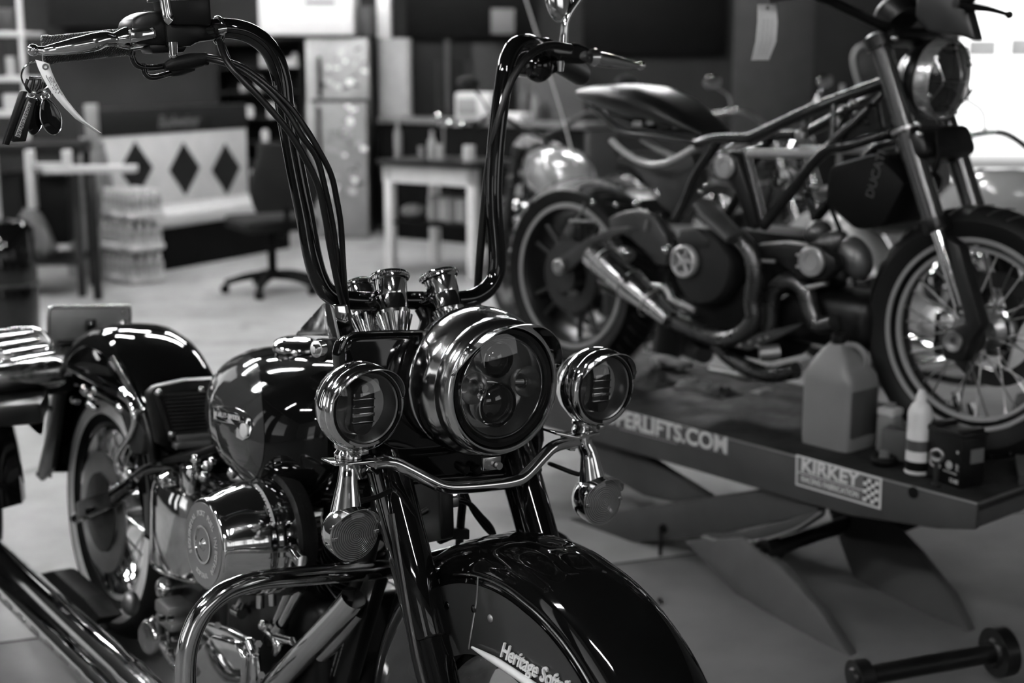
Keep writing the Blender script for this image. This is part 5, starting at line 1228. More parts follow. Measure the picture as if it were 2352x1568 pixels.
# ================================================================ BACKGROUND THINGS
def ybox(root, F, name, x0, y0, x1, y1, yl, depth, m, bev=.004):
    """box whose front face, in the local plane y = yl, spans the given sight lines"""
    a, b = F.y(x0, y0, yl), F.y(x1, y1, yl)
    return MB().box(((a.x + b.x) / 2, yl - depth / 2, (a.z + b.z) / 2), (abs(a.x - b.x), depth, abs(a.z - b.z)), bev=bev).build(name, m, root)
def bgthing(name, label, cat, px, Y, heading=0, group=None, z=0.0):
    X = (px - 1176) / FPX * Y / math.cos(PITCH) * 1.0
    d = ray(px, 400); X = d.x / d.y * Y
    F = Frame((X, Y, z), heading)
    return F, F.root(name, label, cat, group)
white = mat('white_laminate', .62, .5, var=.06)
cream = mat('pale_grey_paint', .34, .5, var=.1)
dark = mat('dark_cabinet', .003, .6, var=.3, spec=.06)
mid = mat('mid_grey_paint', .05, .5, var=.15, spec=.2)
# fridge
F, r = bgthing('refrigerator', 'tall refrigerator covered in stickers against the back wall', 'refrigerator', 775, 11.25)
ybox(r, F, 'body', 700, 86, 850, 551, -.05, .62, mat('fridge_body', .03, .4), .01)
fd1 = ybox(r, F, 'freezer_door', 702, 88, 847, 228, 0, .05, mat('fridge_door', .26, .4, var=.3, scale=5), .008)
fd2 = ybox(r, F, 'lower_door', 702, 236, 847, 545, 0, .05, mat('fridge_lower_door', .16, .4, var=.3, scale=4), .008)
ybox(r, F, 'edge_trim', 702, 90, 722, 544, .006, .004, cream, .001)
ybox(fd1, F, 'door_handle', 727, 130, 738, 222, .035, .03, BMATT, .006)
ybox(fd2, F, 'door_handle', 727, 245, 738, 370, .035, .03, BMATT, .006)
random.seed(5)
for i in range(64):
    px = random.uniform(742, 842); py = random.uniform(95, 222) if i < 22 else random.uniform(242, 450)
    w_, h_ = random.uniform(6, 20), random.uniform(5, 14); g = random.choice((.05, .12, .25, .4, .55, .7))
    a = F.y(px, py, .002)
    MB().box(a, (w_ * .0034, .002 + .0004 * (i % 4), h_ * .0034), rot=(0, random.uniform(-.4, .4), 0), bev=0).build('sticker', mat('sticker_%02d' % int(g * 100), g, .5), fd1 if py < 230 else fd2)
# cartons on top
FZ = F.y(775, 80, 0).z
F, r = bgthing('cardboard_carton', 'big white carton lying on top of the refrigerator', 'box', 700, 11.2, z=FZ)
ybox(r, F, 'carton_body', 592, -30, 812, 79, 0, .5, mat('carton_white', .50, .7, var=.06), .004)
ybox(r, F, 'printed_strip', 700, 2, 770, 10, .001, .002, mid, 0)
F, r = bgthing('cardboard_carton', 'narrow white carton upright at the right of the big white carton', 'box', 876, 11.82, z=PY(905, 88, 11.8).z)
ybox(r, F, 'carton_body', 864, -30, 896, 87, 0, .2, white, .004)
F, r = bgthing('cardboard_carton', 'grey carton between the two white cartons', 'box', 836, 11.4, z=FZ)
ybox(r, F, 'carton_body', 822, 15, 852, 80, 0, .3, mid, .004)
# tall dark shelf with jars
F, r = bgthing('shelf_cabinet', 'tall black open shelf full of jars left of the refrigerator', 'shelf', 630, 11.5)
ybox(r, F, 'back_panel', 500, 90, 698, 545, -.30, .02, BMATT)
for x0, x1 in ((498, 506), (690, 698)): ybox(r, F, 'side_panel', x0, 90, x1, 545, 0, .3, BMATT)
for y in (70, 128, 185, 244, 300, 345): ybox(r, F, 'shelf_board', 500, y + 26, 698, y + 31, 0, .3, BMATT, 0)
Fs = F
jar_spec = [(590, 84, 640, 124, .25), (668, 92, 684, 124, .5), (585, 150, 602, 185, .2), (650, 140, 682, 160, .5), (560, 215, 580, 242, .4), (612, 210, 634, 244, .3), (655, 206, 672, 240, .45), (598, 262, 612, 284, .3), (676, 262, 690, 296, .25), (600, 300, 616, 328, .5), (548, 160, 566, 180, .2), (640, 176, 652, 186, .3)]
lbls = ['wide grey tin on the top shelf of the black cabinet', 'white jar at the top right of the black cabinet', 'small grey jar on the second shelf at left', 'white flat box on the second shelf of the black cabinet', 'pale jar at the far left of the third shelf', 'grey jar in the middle of the third shelf', 'white bottle at the right of the third shelf', 'little grey jar on the fourth shelf', 'dull bottle at the right of the fourth shelf', 'white jar low in the black cabinet', 'grey cup behind the handlebar on the second shelf', 'tiny pale lid on the second shelf']
for (x0, y0, x1, y1, g), lb in zip(jar_spec, lbls):
    a, b = Fs.y(x0, y1, -.02), Fs.y(x1, y0, -.02)
    c = (a + b) / 2; rr = abs(a.x - b.x) / 2; sh = [124 + 2, 128 + 26, 185 + 26, 244 + 26, 300 + 26]
    o = MB().lathe((0, 0, 0), (0, 0, 1), [(0, 0), (rr, 0), (rr, (b.z - a.z) * .8), (rr * .7, (b.z - a.z) * .86), (rr * .7, b.z - a.z), (0, b.z - a.z)], 20).build('storage_jar', mat('jar_%02d' % int(g * 100), g, .4))
    ytop = min([y + 26 for y in (70, 128, 185, 244, 300, 345) if y + 26 >= y1 - 8] or [376])
    zb = Fs.y(600, ytop, -.02).z
    o.location = Fs.w((c.x, -.02 - rr, zb)); tag(o, lb, 'jar', 'jars on the black shelf')
# grey water heater like cylinder cabinet on the counter
wall_counter_z = 1.0
a, b = P(865, 263, 11.25), P(1345, 292, 10.2)
dirv = (b - a); dirv.z = 0; Lc = dirv.length; hd_ = math.degrees(math.atan2(-(-dirv.y), dirv.x)) if False else 0
# counter runs obliquely: its front normal points to the camera side
n_ = V(dirv.y, -dirv.x, 0).normalized()
hd_ = math.degrees(math.atan2(n_.x, -n_.y)); CF = Frame((a.x, a.y, 0), hd_)
cz = (a.z + b.z) / 2
r = CF.root('shop_counter', 'long dark counter with pale worktop edge beyond the small table', 'counter')
bl = CF.l(b)
MB().box((bl.x / 2, -.21, cz - .02), (abs(bl.x), .42, .04), bev=.004).build('worktop', mat('worktop_grey', .10, .5), r)
MB().box((bl.x / 2, -.22, (cz - .04) / 2), (abs(bl.x) - .04, .38, cz - .04), bev=.004).build('cabinet_body', dark, r)
MB().box((bl.x, -.22, cz / 2 - .025), (.03, .40, cz - .06), bev=.004).build('end_panel', mid, r)
def oncounter(name, label, cat, x0, y0, x1, y1, yl, dep, m, bev=.01, part='body'):
    p, q = CF.y(x0, y0, yl), CF.y(x1, y1, yl); c = (p + q) / 2
    F = Frame(CF.w((c.x, yl, cz)), hd_); r = F.root(name, label, cat)
    h = max(p.z - cz, .03); w_ = abs(p.x - q.x)
    o = MB().box((0, -dep / 2, h / 2), (w_, dep, h), bev=min(bev, h / 3)).build(part, m, r)
    return F, r, w_, h
F, r, w_, h = oncounter('microwave_oven', 'white microwave oven on the dark counter', 'microwave', 1043, 212, 1122, 275, -.04, .2, mat('appliance_white', .5, .4), .02)
MB().box((w_ * .12, .003, h * .5), (w_ * .55, .006, h * .6), bev=.01).build('door_window', mat('oven_window', .22, .3), r)
oncounter('storage_tray', 'low white tray at the right of the microwave', 'tray', 1132, 258, 1195, 280, -.04, .16, white)
for x0, x1, y0, g, lb in ((1198, 1218, 190, .02, 'tall black bottle on the counter behind the right grip'), (1222, 1236, 205, .14, 'grey bottle second from the black bottle on the counter'), (1240, 1262, 235, .012, 'squat black bottle at the right end of the counter row'), (1128, 1142, 225, .3, 'pale bottle beside the microwave')):
    p, q = CF.y(x0, y0, -.34), CF.y(x1, y0, -.34); F = Frame(CF.w(((p.x + q.x) / 2, -.34, cz)), hd_); r = F.root('shop_bottle', lb, 'bottle')
    h = p.z - cz; rr = abs(p.x - q.x) / 2
    MB().lathe((0, 0, 0), (0, 0, 1), [(0, 0), (rr, 0), (rr, h * .65), (rr * .4, h * .8), (rr * .4, h * .92)], 20).build('body', mat('bottle_%02d' % int(g * 100), g, .35), r)
    MB().lathe((0, 0, h * .9), (0, 0, 1), [(0, 0), (rr * .5, 0), (rr * .5, h * .1), (0, h * .1)], 16).build('cap', mid, r)
F, r = bgthing('tall_cabinet', 'pale grey upright metal cabinet right of the refrigerator', 'cabinet', 905, 11.8)
a1, b1 = F.y(866, 88, 0), F.y(945, 268, 0); cxm = (a1.x + b1.x) / 2; ww = abs(a1.x - b1.x)
MB().loft([sq_loop((cxm, -ww * .35, z), ww / 2, ww * .35, 36, 5, V(1, 0, 0), V(0, 1, 0)) for z in (b1.z, a1.z)]).build('cabinet_shell', mat('cabinet_steel', .33, .35, .1), r)
MB().box((cxm, -ww * .35, b1.z / 2), (ww * .98, ww * .68, b1.z), bev=.005).build('cabinet_base', dark, r)
# small table
TF_ = Frame(PZ(893, 622, 0), -35)
r = TF_.root('small_table', 'small table with pale legs and dark top before the counter', 'table')
tz = .735
lft, rgt = .03, -.72
wh = mat('pale_wood_paint', .55, .55, var=.12)
for x in (lft, rgt + .0):
    for y in (0, -.48): MB().box((x - (.03 if x > 0 else -.03), y - .03, (tz - .02) / 2), (.06, .06, tz - .02), bev=.004).build('leg', wh, r)
MB().box(((lft + rgt) / 2, -.01, tz - .075), (lft - rgt, .02, .12), bev=.003).build('apron', wh, r)
MB().box((lft, -.24, tz - .075), (.02, .48, .12), bev=.003).build('apron', wh, r)
MB().box(((lft + rgt) / 2, -.24, tz), (lft - rgt + .06, .58, .03), bev=.004).build('table_top', BSATIN, r)
MB().box(((lft + rgt) / 2, -.24, .33), (lft - rgt - .05, .44, .02), bev=.003).build('lower_shelf', dark, r)
for i, (px, w_, h, g, lb, c_) in enumerate(((915, .045, .27, .16, 'tall greyish bottle at the left end of the small table', 'bottle'), (993, .05, .19, .22, 'pale bottle in the middle of the small table', 'bottle'), (968, .035, .08, .15, 'short grey jar left of the pale bottle', 'jar'), (1012, .04, .10, .3, 'white cup in front of the pale bottle', 'cup'), (1078, .07, .10, .42, 'white round tub at the right end of the small table', 'tub'))):
    p = TF_.y(px, 390, -.2); F = Frame(TF_.w((p.x, -.2, tz + .015)), 12); q = F.root('table_' + c_, lb, c_)
    MB().lathe((0, 0, 0), (0, 0, 1), [(0, 0), (w_ * .6, 0), (w_ * .6, h * .6), (w_ * (.25 if c_ == 'bottle' else .58), h * .78), (w_ * (.25 if c_ == 'bottle' else .58), h), (0, h)], 20).build('body', mat('tb_%02d' % int(g * 100), g, .35), q)
for i, (px, py, rr, lb) in enumerate(((1011, 302, .022, 'topmost glint ball of the added stand on the small table'),)):
    p = TF_.y(1020, 390, -.28); F = Frame(TF_.w((p.x, -.28, tz + .015)), 12); q = F.root('glint_stand', 'added stand whose chrome balls make glints above the small table', 'stand')  # added stand, its balls stand in for bulb-like glints
    L = lambda x, y: TF_.y(x, y, -.28) - TF_.y(1020, 390, -.28)
    MB().cyl((0, 0, 0), V(0, 0, L(1011, 310).z + .01), .008).lathe((0, 0, 0), (0, 0, 1), [(0, 0), (.05, 0), (.05, .01), (0, .012)], 24).build('post', STEEL, q)
    for x, y, s_ in ((1010, 298, .024), (1030, 315, .024), (1054, 318, .02)): MB().sph((L(x, y).x, 0, L(x, y).z + .014), s_, seg=16).build('glint_ball', CHROME, q)
    MB().tube([V(L(1010, 318).x, 0, L(1010, 318).z + .01), V(L(1056, 320).x, 0, L(1056, 320).z + .01)], .006, sm=0).build('cross_arm', STEEL, q)
for i in range(7):
    p = TF_.y(1000 + i * 13, 500, -.2); g = (.35, .2, .45, .3, .15, .4, .25)[i]
    o = MB().box((0, 0, .085), (.035, .2, .17 - .008 * (i % 3)), bev=.003).build('binder', mat('binder_%02d' % int(g * 100), g, .6)); o.matrix_world = Matrix.Translation(TF_.w((p.x, -.24, .341))) @ TF_.M.to_4x4()
    tag(o, ['pale', 'grey', 'white', 'light grey', 'dark', 'off white', 'dull grey'][i] + ' upright binder under the small table, %s from the left' % ['first', 'second', 'third', 'fourth', 'fifth', 'sixth', 'last'][i], 'binder', 'binders on the shelf under the small table')
F = Frame(TF_.w((TF_.y(950, 500, -.2).x, -.2, .341)), 12); q = F.root('parts_bag', 'mottled bag of parts lying left of the binders', 'bag')
MB().sph((0, 0, .05), (.09, .08, .05)).build('bag_body', mat('bag_mottled', .2, .6, var=.6, scale=30), q)

# couch
CH = Frame((-2.24, 9.68, 0), 60.6)
r = CH.root('couch', 'pale bench seat with three dark diamonds on its backrest', 'couch')
xl, xr = CH.y(226, 420, -.40).x, CH.y(572, 420, -.40).x; cxc = (xl + xr) / 2; wc = xl - xr
up_ = mat('pale_vinyl', .42, .45, var=.08)
zt = CH.y(400, 243, -.46).z; zb_ = CH.y(400, 306, -.40).z; zs = CH.y(470, 458, -.38).z; zq = CH.y(470, 512, 0).z
MB().box((cxc, -.48, (zb_ + zs) / 2), (wc, .16, zb_ - zs + .04), bev=.02).build('backrest', up_, r)
tb = MB().box((cxc, -.47, (zt + zb_) / 2), (wc + .02, .16, zt - zb_), bev=.02).build('top_band', mat('dark_vinyl', .009, .45, spec=.2), r)
sp_ = CH.y(411, 279, -.387)
MB().text('Budweiser', .125, basis((sp_.x, -.387, sp_.z), (-1, 0, 0), (0, 0, 1)), .002, shear=.3, sx=.8, bold=.001).build('script_lettering', mat('script_grey', .08, .5), tb)
MB().box((cxc, -.20, (zs + zq) / 2), (wc, .44, zs - zq), bev=.03, seg=3).build('seat_cushion', up_, r)
MB().box((cxc, -.26, zq / 2), (wc - .03, .5, zq), bev=.005).build('base', dark, r)
for px in (313, 424, 519):
    c = CH.y(px, 388, -.398); hz = .19; hx = .16
    MB().prism([V(c.x - hx, -.4, c.z), V(c.x, -.4, c.z + hz), V(c.x + hx, -.4, c.z), V(c.x, -.4, c.z - hz)], (0, .006, 0)).build('diamond_inset', mat('dark_vinyl', .009, .45, spec=.2), r)
MB().cyl((xr + .0, -.36, .55), (xr - .02, -.36, .55), .03).build('end_knob', cream, r)

# office chair
OC = Frame((-1.47, 8.65, 0), -150)
r = OC.root('office_chair', 'black swivel office chair beside the diamond couch', 'chair')
oz = lambda px, py, d=8.85: P(px, py, d).z
cush = mat('chair_fabric', .014, .7, var=.2, spec=.1)
MB().box((0, 0, .43), (.46, .44, .08), bev=.035, seg=4).build('seat', cush, r)
MB().loft([sq_loop((0, -.24 - .02 * math.sin(pi * t), .52 + .40 * t), .16 + .06 * math.sin(pi * min(1, t * 1.1 + .1)), .035, 24, 4, V(1, 0, 0), V(0, 1, 0)) for t in [i / 8 for i in range(9)]]).build('backrest', cush, r)
MB().tube([V(0, -.02, .39), V(0, -.24, .38), V(0, -.28, .55)], .02, flat=.5).build('back_bracket', BMATT, r)
MB().cyl((0, 0, .09), (0, 0, .40), .028).build('gas_post', BMATT, r)
for k in range(5):
    a = 2 * pi * k / 5 + .3; e = V(math.cos(a), math.sin(a), 0)
    lg = MB().tube([V(0, 0, .11), e * .15 + V(0, 0, .10), e * .29 + V(0, 0, .065)], [.03, .024, .018]).build('base_leg', BMATT, r)
    MB().cyl(e * .29 + V(-e.y, e.x, 0) * .022 + V(0, 0, .028), e * .29 - V(-e.y, e.x, 0) * .022 + V(0, 0, .028), .028, seg=16).build('caster', BMATT, lg)

# water bottle packs
botm = mat('clear_pet', .36, .15, 0, .5, var=.8, scale=14); capm = mat('bottle_cap', .62, .4)
bme = MB().lathe((0, 0, 0), (0, 0, 1), [(0, 0), (.028, .0), (.031, .01), (.029, .03), (.031, .05), (.029, .07), (.031, .09), (.0305, .12), (.024, .145), (.013, .165), (.0125, .172), (0, .172)], 14)
b0 = bme.build('bottle', botm); cap0 = MB().lathe((0, 0, .168), (0, 0, 1), [(0, 0), (.015, 0), (.015, .016), (0, .017)], 12).build('bottle_cap', capm)
bmesh_b, bmesh_c = b0.data, cap0.data
bpy.data.objects.remove(b0); bpy.data.objects.remove(cap0)
WB = Frame(PZ(283, 652, 0) + V(.03, .16, 0), 42)
lab = ['lowest', 'second', 'third', 'topmost']
for L in range(3):
    F = Frame(WB.w((.012 * (L % 2), .01 * L, L * .205)), 42 + (0, 3, -3, 2)[L])
    r = F.root('water_pack', '%s shrink wrapped pack of water bottles in the stack before the couch' % ('lowest', 'middle', 'topmost')[L], 'bottle pack', 'stack of bottled water packs')
    for i in range(4):
        for j in range(6):
            if 0 < i < 3 and 0 < j < 5 and L < 2: continue
            o = bpy.data.objects.new('bottle', bmesh_b); COL.objects.link(o); o.parent = r; o.location = ((i - 1.5) * .064, (j - 2.5) * .064, .001)
            c = bpy.data.objects.new('bottle_cap', bmesh_c); COL.objects.link(c); c.parent = o
    MB().box((0, 0, .028), (.262, .39, .045), bev=.012, seg=2).build('plastic_wrap', mat('shrink_wrap', .45, .25, 0, .5, var=.5, scale=18), r)

# work bench at left
BF = Frame(PZ(178, 682, 0), 8)
r = BF.root('work_bench', 'dark steel work bench at the left with a low shelf', 'workbench')
bz = BF.y(100, 332, 0).z
lgx = BF.y(178, 500, 0).x
MB().box((lgx + .80, -.26, bz - .03), (1.66, .56, .06), bev=.004).build('bench_top', mat('bench_top', .008, .5, spec=.1), r)
for x, y in ((0, 0), (0, -.46), (1.5, 0), (1.5, -.46)): MB().box((lgx + x, y - .02, (bz - .06) / 2), (.045, .045, bz - .06), bev=.003).build('leg', mat('bench_leg', .03, .45, spec=.1), r)
zl = BF.y(100, 600, -.1).z
MB().box((lgx + .75, -.25, zl), (1.5, .48, .03), bev=.003).build('low_shelf', BSATIN, r)
for x0, y0, x1, y1, m in ((0, 400, 60, 590, mat('drawer_dark', .008, .5, spec=.1)), (75, 410, 160, 560, BMATT)): ybox(r, BF, 'drawer_unit', x0, y0, x1, y1, -.15, .4, m)
F = Frame(BF.w((0, .12, 0)), 8)
def bitem(name, label, cat, x0, y0, x1, y1, yl, dep, m, z=None):
    p, q = BF.y(x0, y0, yl), BF.y(x1, y1, yl); c = (p + q) / 2
    G = Frame(BF.w((c.x, yl, min(p.z, q.z))), 8); rr = G.root(name, label, cat)
    MB().box((0, -dep / 2, abs(p.z - q.z) / 2), (abs(p.x - q.x), dep, abs(p.z - q.z)), bev=.004).build('body', m, rr); return G, rr, abs(p.x - q.x), abs(p.z - q.z)
wb = mat('white_board', .42, .5)
G, rr, w_, h = bitem('white_rack', 'white T shaped rack sticking out from under the work bench', 'rack', 98, 383, 312, 397, .17, .12, wb)
q0 = BF.y(205, 397, .17)
for x in (62, 148):
    p = BF.y(x, 345, .17); q = BF.y(x, 395 if x > 100 else 480, .17)
    MB().box((p.x - q0.x, -.06, (p.z + q.z) / 2 - q0.z), (.045, .10, p.z - q.z), bev=.004).build('upright', wb, rr)
MB().box((BF.y(110, 372, .17).x - q0.x, -.06, .035), (.22, .1, .05), bev=.01).build('bracket_plate', mat('bracket_grey', .25, .5), rr)
MB().box((0, -.06, -q0.z / 2), (.05, .05, q0.z), bev=.003).build('rack_post', BSATIN, rr)
bitem('pale_canister', 'pale upright canister between the bench and the couch', 'canister', 192, 240, 224, 332, -.5, .12, mat('canister_pale', .22, .5))
# metal shelf top left
F, r = bgthing('metal_shelf', 'white metal shelving cut by the left picture edge', 'shelf', 20, 9.6)
for x0, x1 in ((-40, -28), (42, 58)):
    a, b = F.y(x0, -60, 0), F.y(x1, 330, 0); MB().box(((a.x + b.x) / 2, -.02, a.z / 2), (abs(a.x - b.x), .03, a.z), bev=.002).build('upright', wb, r)
for y in (78, 182, 262): ybox(r, F, 'shelf_board', -40, y - 6, 56, y + 6, 0, .4, wb)
shf = [(-10, 20, 30, 72, .02), (8, 130, 34, 176, .30), (-20, 100, 5, 176, .015), (5, 215, 42, 256, .4)]
sl_ = ['dark bin on the upper board of the white shelving', 'pale round tub on the middle board of the white shelving', 'black box on the middle board beside the tub', 'white box on the low board of the shelving']
for (x0, y0, x1, y1, g), lb in zip(shf, sl_):
    a, b = F.y(x0, y0, -.05), F.y(x1, y1, -.05)
    G = Frame(F.w(((a.x + b.x) / 2, -.05, b.z)), 0); q = G.root('shelf_tub' if 'tub' in lb else 'storage_bin', lb, 'tub' if 'tub' in lb else 'bin')
    w_, h = abs(a.x - b.x), a.z - b.z
    if 'tub' in lb: MB().lathe((0, -w_ / 2, 0), (0, 0, 1), [(0, 0), (w_ * .45, 0), (w_ / 2, h * .9), (w_ / 2, h), (0, h)], 24).build('body', mat('bin_%02d' % int(g * 100), g, .5), q)
    else: MB().box((0, -w_ / 2, h / 2), (w_, w_, h), bev=.01).build('body', mat('bin_%02d' % int(g * 100), g, .5), q)
# wall hung things on the back wall
def walli(name, label, cat, x0, y0, x1, y1, Y, dep, m, bev=.01):
    p, q = PY(x0, y0, Y), PY(x1, y1, Y)
    if name == 'leaning_panel': q.z = 0.0
    F, r = bgthing(name, label, cat, (x0 + x1) / 2, Y, z=q.z)
    MB().box((0, -dep / 2, (p.z - q.z) / 2), (abs(p.x - q.x), dep, p.z - q.z), bev=bev).build('panel', m, r); return F, r
walli('wall_cabinet', 'black cabinet hung high on the back wall at the left', 'cabinet', 125, -60, 430, 62, 11.8, .35, BMATT)
walli('wall_cabinet', 'black cabinet hung high in the middle of the back wall', 'cabinet', 935, -60, 1235, 88, 12.08, .3, dark)
walli('wall_cabinet', 'black cabinet hung high behind the mirror', 'cabinet', 1335, -60, 1660, 125, 12.08, .3, dark)
F, r = walli('wall_poster', 'pale sheet pinned over the black wall cabinet', 'poster', 1128, 20, 1182, 78, 11.74, .02, mat('poster_pale', .07, .6), .001)
walli('leaning_panel', 'light grey board leaning behind the counter', 'board', 1188, 110, 1340, 286, 11.6, .03, mat('board_grey', .06, .6, spec=.1))
walli('leaning_panel', 'tall grey sheet board standing behind the hanging tag', 'board', 1682, -60, 1852, 330, 10.9, .03, mat('board_mid', .03, .6, spec=.1))
walli('leaning_panel', 'narrow dull board behind the white microwave', 'board', 1085, 100, 1165, 285, 11.9, .03, mat('board_dim', .02, .6, spec=.1))
for i, (x, m, lb) in enumerate(((1030, mat('pole_grey', .05, .5, spec=.1), 'pale pole standing behind the microwave'), (1010, mat('pole_dim', .02, .5, spec=.1), 'dull pole left of the pale pole'), (1075, mat('pole_dim', .02, .5, spec=.1), 'dull pole right of the pale pole'))):
    F, r = bgthing('long_pole', lb, 'pole', x, 11.95)
    MB().cyl((0, 0, .0), (0, 0, PY(x, 90 + 50 * (i > 0), 11.4).z), .022).build('pole_shaft', m, r)
F, r = bgthing('side_chair', 'grey chair back with pale rim behind the fork of the lifted motorcycle', 'chair', 1995, 8.8)
q = [F.y(x, y, 0) for x, y in ((1975, 205), (1960, 150), (1962, 120), (1985, 103), (2050, 98), (2060, 205))]
MB().prism(q, (0, -.02, 0), .006).build('backrest', mat('chair_back_grey', .03, .5), r)
MB().tube([p + V(0, .006, 0) for p in q[:5]], .012, sm=4).build('rim', cream, r)
for dx in (-.17, .2):
    for dy in (0, .4): MB().cyl((F.y(2010, 200, 0).x + dx, dy, 0), (F.y(2010, 200, 0).x + dx, dy, .46 if dy else q[0].z + .03), .012).build('leg', STEEL, r)
MB().box((F.y(2010, 200, 0).x, .2, .46), (.40, .42, .04), bev=.01).build('seat', BSATIN, r)
# plastic sack and barrel at the far left
F, r = bgthing('waste_barrel', 'dark barrel standing at the left picture edge', 'barrel', -5, 6.9)
MB().lathe((0, 0, 0), (0, 0, 1), [(0, 0), (.14, 0), (.15, .02), (.155, .3), (.15, .33), (.155, .36), (.15, .60), (.12, .64), (0, .65)], 36).build('drum', BGLOSS, r)
MB().torus((0, 0, .33), (0, 0, 1), .155, .008).build('hoop', BSATIN, r)
q_ = BF.y(78, 600, -.16); F = Frame(BF.w((q_.x, -.16, zl + .016)), 8); r = F.root('plastic_sack', 'bulging grey plastic sack on the low shelf of the bench', 'sack')
def sk(u, v):
    t = 2 * pi * u; z = .30 * v; rr = .14 * (1 - .75 * v ** 2.2) * (1 + .10 * math.sin(t * 5 + v * 4) + .05 * math.sin(t * 11)) * (0.75 + .5 * min(v * 3, .6))
    return V(math.cos(t) * rr, math.sin(t) * rr, z + .003)
MB().sheet(sk, 48, 20, .003).build('sack_body', mat('sack_grey', .13, .45, var=.2), r)
F, r = bgthing('plastic_sheeting', 'crumpled pale plastic sheeting heaped at the left end of the couch', 'sheeting', 210, 9.3)
def sk2(u, v):
    t = 2 * pi * u; z = .88 * v; rr = .15 * (1 - .5 * v ** 2) * (1 + .18 * math.sin(t * 4 + v * 9) + .08 * math.sin(t * 9))
    return V(math.cos(t) * rr, math.sin(t) * rr * .7, z + .003)
MB().sheet(sk2, 48, 28, .003).build('sheeting_body', mat('sheeting', .16, .4, var=.4, scale=14), r)

# ================================================================ ROOM
def struct(o, label=None): o['kind'] = 'structure'; return o
def floor_mat(k=1.0):
    m = bpy.data.materials.new('concrete_floor'); m.use_nodes = True
    nt = m.node_tree; b = nt.nodes['Principled BSDF']; L = nt.links.new
    tc = nt.nodes.new('ShaderNodeTexCoord')
    n1 = nt.nodes.new('ShaderNodeTexNoise'); n1.inputs['Scale'].default_value = .9; n1.inputs['Detail'].default_value = 6
    n2 = nt.nodes.new('ShaderNodeTexNoise'); n2.inputs['Scale'].default_value = 7; n2.inputs['Detail'].default_value = 8
    n3 = nt.nodes.new('ShaderNodeTexNoise'); n3.inputs['Scale'].default_value = 3.2; n3.inputs['Detail'].default_value = 2
    for n in (n1, n2, n3): L(tc.outputs['Object'], n.inputs['Vector'])
    r1 = nt.nodes.new('ShaderNodeMapRange'); r1.inputs[1].default_value = .3; r1.inputs[2].default_value = .7; r1.inputs[3].default_value = .20 * k; r1.inputs[4].default_value = .32 * k
    L(n1.outputs['Fac'], r1.inputs[0])
    r2 = nt.nodes.new('ShaderNodeMapRange'); r2.inputs[1].default_value = .3; r2.inputs[2].default_value = .7; r2.inputs[3].default_value = .82; r2.inputs[4].default_value = 1.1
    L(n2.outputs['Fac'], r2.inputs[0])
    r3 = nt.nodes.new('ShaderNodeMapRange'); r3.inputs[1].default_value = .62; r3.inputs[2].default_value = .72; r3.inputs[3].default_value = 1; r3.inputs[4].default_value = .55
    L(n3.outputs['Fac'], r3.inputs[0])
    m1 = nt.nodes.new('ShaderNodeMath'); m1.operation = 'MULTIPLY'; L(r1.outputs[0], m1.inputs[0]); L(r2.outputs[0], m1.inputs[1])
    m2 = nt.nodes.new('ShaderNodeMath'); m2.operation = 'MULTIPLY'; L(m1.outputs[0], m2.inputs[0]); L(r3.outputs[0], m2.inputs[1])
    cc = nt.nodes.new('ShaderNodeCombineColor')
    for k in ('Red', 'Green', 'Blue'): L(m2.outputs[0], cc.inputs[k])
    L(cc.outputs[0], b.inputs['Base Color']); b.inputs['Roughness'].default_value = .55
    bp = nt.nodes.new('ShaderNodeBump'); bp.inputs['Strength'].default_value = .15; bp.inputs['Distance'].default_value = .004
    L(n2.outputs['Fac'], bp.inputs['Height']); L(bp.outputs[0], b.inputs['Normal'])
    return m
X0, X1, Y0, Y1, ZC = -5.2, 6.2, -4.6, 12.15, 3.7
struct(MB().box(((X0 + X1) / 2, (Y0 + Y1) / 2, -.05), (X1 - X0 + .6, Y1 - Y0 + .6, .1)).build('floor', floor_mat()))
struct(MB().box(((X0 + X1) / 2, (Y0 + Y1) / 2, ZC + .1), (X1 - X0 + .6, Y1 - Y0 + .6, .2)).build('ceiling', mat('ceiling_dark', .02, .8, spec=.1)))
wm = mat('wall_grey', .018, .8, var=.25, scale=1.2, spec=.08)
wd = mat('wall_front_grey', .16, .8, var=.3, scale=1.2, spec=.1)
def wall(name, a, b, z0=0, z1=ZC, m=wm, t=.15):
    a, b = Vector(a), Vector(b); c = (a + b) / 2
    return struct(MB().box((c.x, c.y, (z0 + z1) / 2), (abs(b.x - a.x) + (t if abs(b.x - a.x) < .01 else 0), abs(b.y - a.y) + (t if abs(b.y - a.y) < .01 else 0), z1 - z0)).build(name, m))
DX0, DX1, DZ1 = 3.72, 6.0, 3.0      # open roller door in the back wall
wall('wall_back', (X0, Y1 + .075, 0), (DX0, Y1 + .075, 0))
wall('wall_back', (DX1, Y1 + .075, 0), (X1, Y1 + .075, 0))
wall('wall_back', (DX0, Y1 + .075, 0), (DX1, Y1 + .075, 0), DZ1, ZC)
struct(MB().box((DX0 - .05, Y1, DZ1 / 2), (.1, .2, DZ1)).build('trim_1', mid))
wall('wall_right', (X1 + .075, Y0, 0), (X1 + .075, -2.2, 0), m=wd)
wall('wall_right', (X1 + .075, 1.0, 0), (X1 + .075, Y1, 0), m=wd)
wall('wall_right', (X1 + .075, -2.2, 0), (X1 + .075, 1.0, 0), 0, 1.2, m=wd)  # opening added in the unseen right wall to brighten the clutch lever
wall('wall_right', (X1 + .075, -2.2, 0), (X1 + .075, 1.0, 0), 2.7, ZC, m=wd)
struct(MB().box((15, -1, -.06), (16, 12, .1)).build('ground', mat('yard_concrete', .55, .8)))
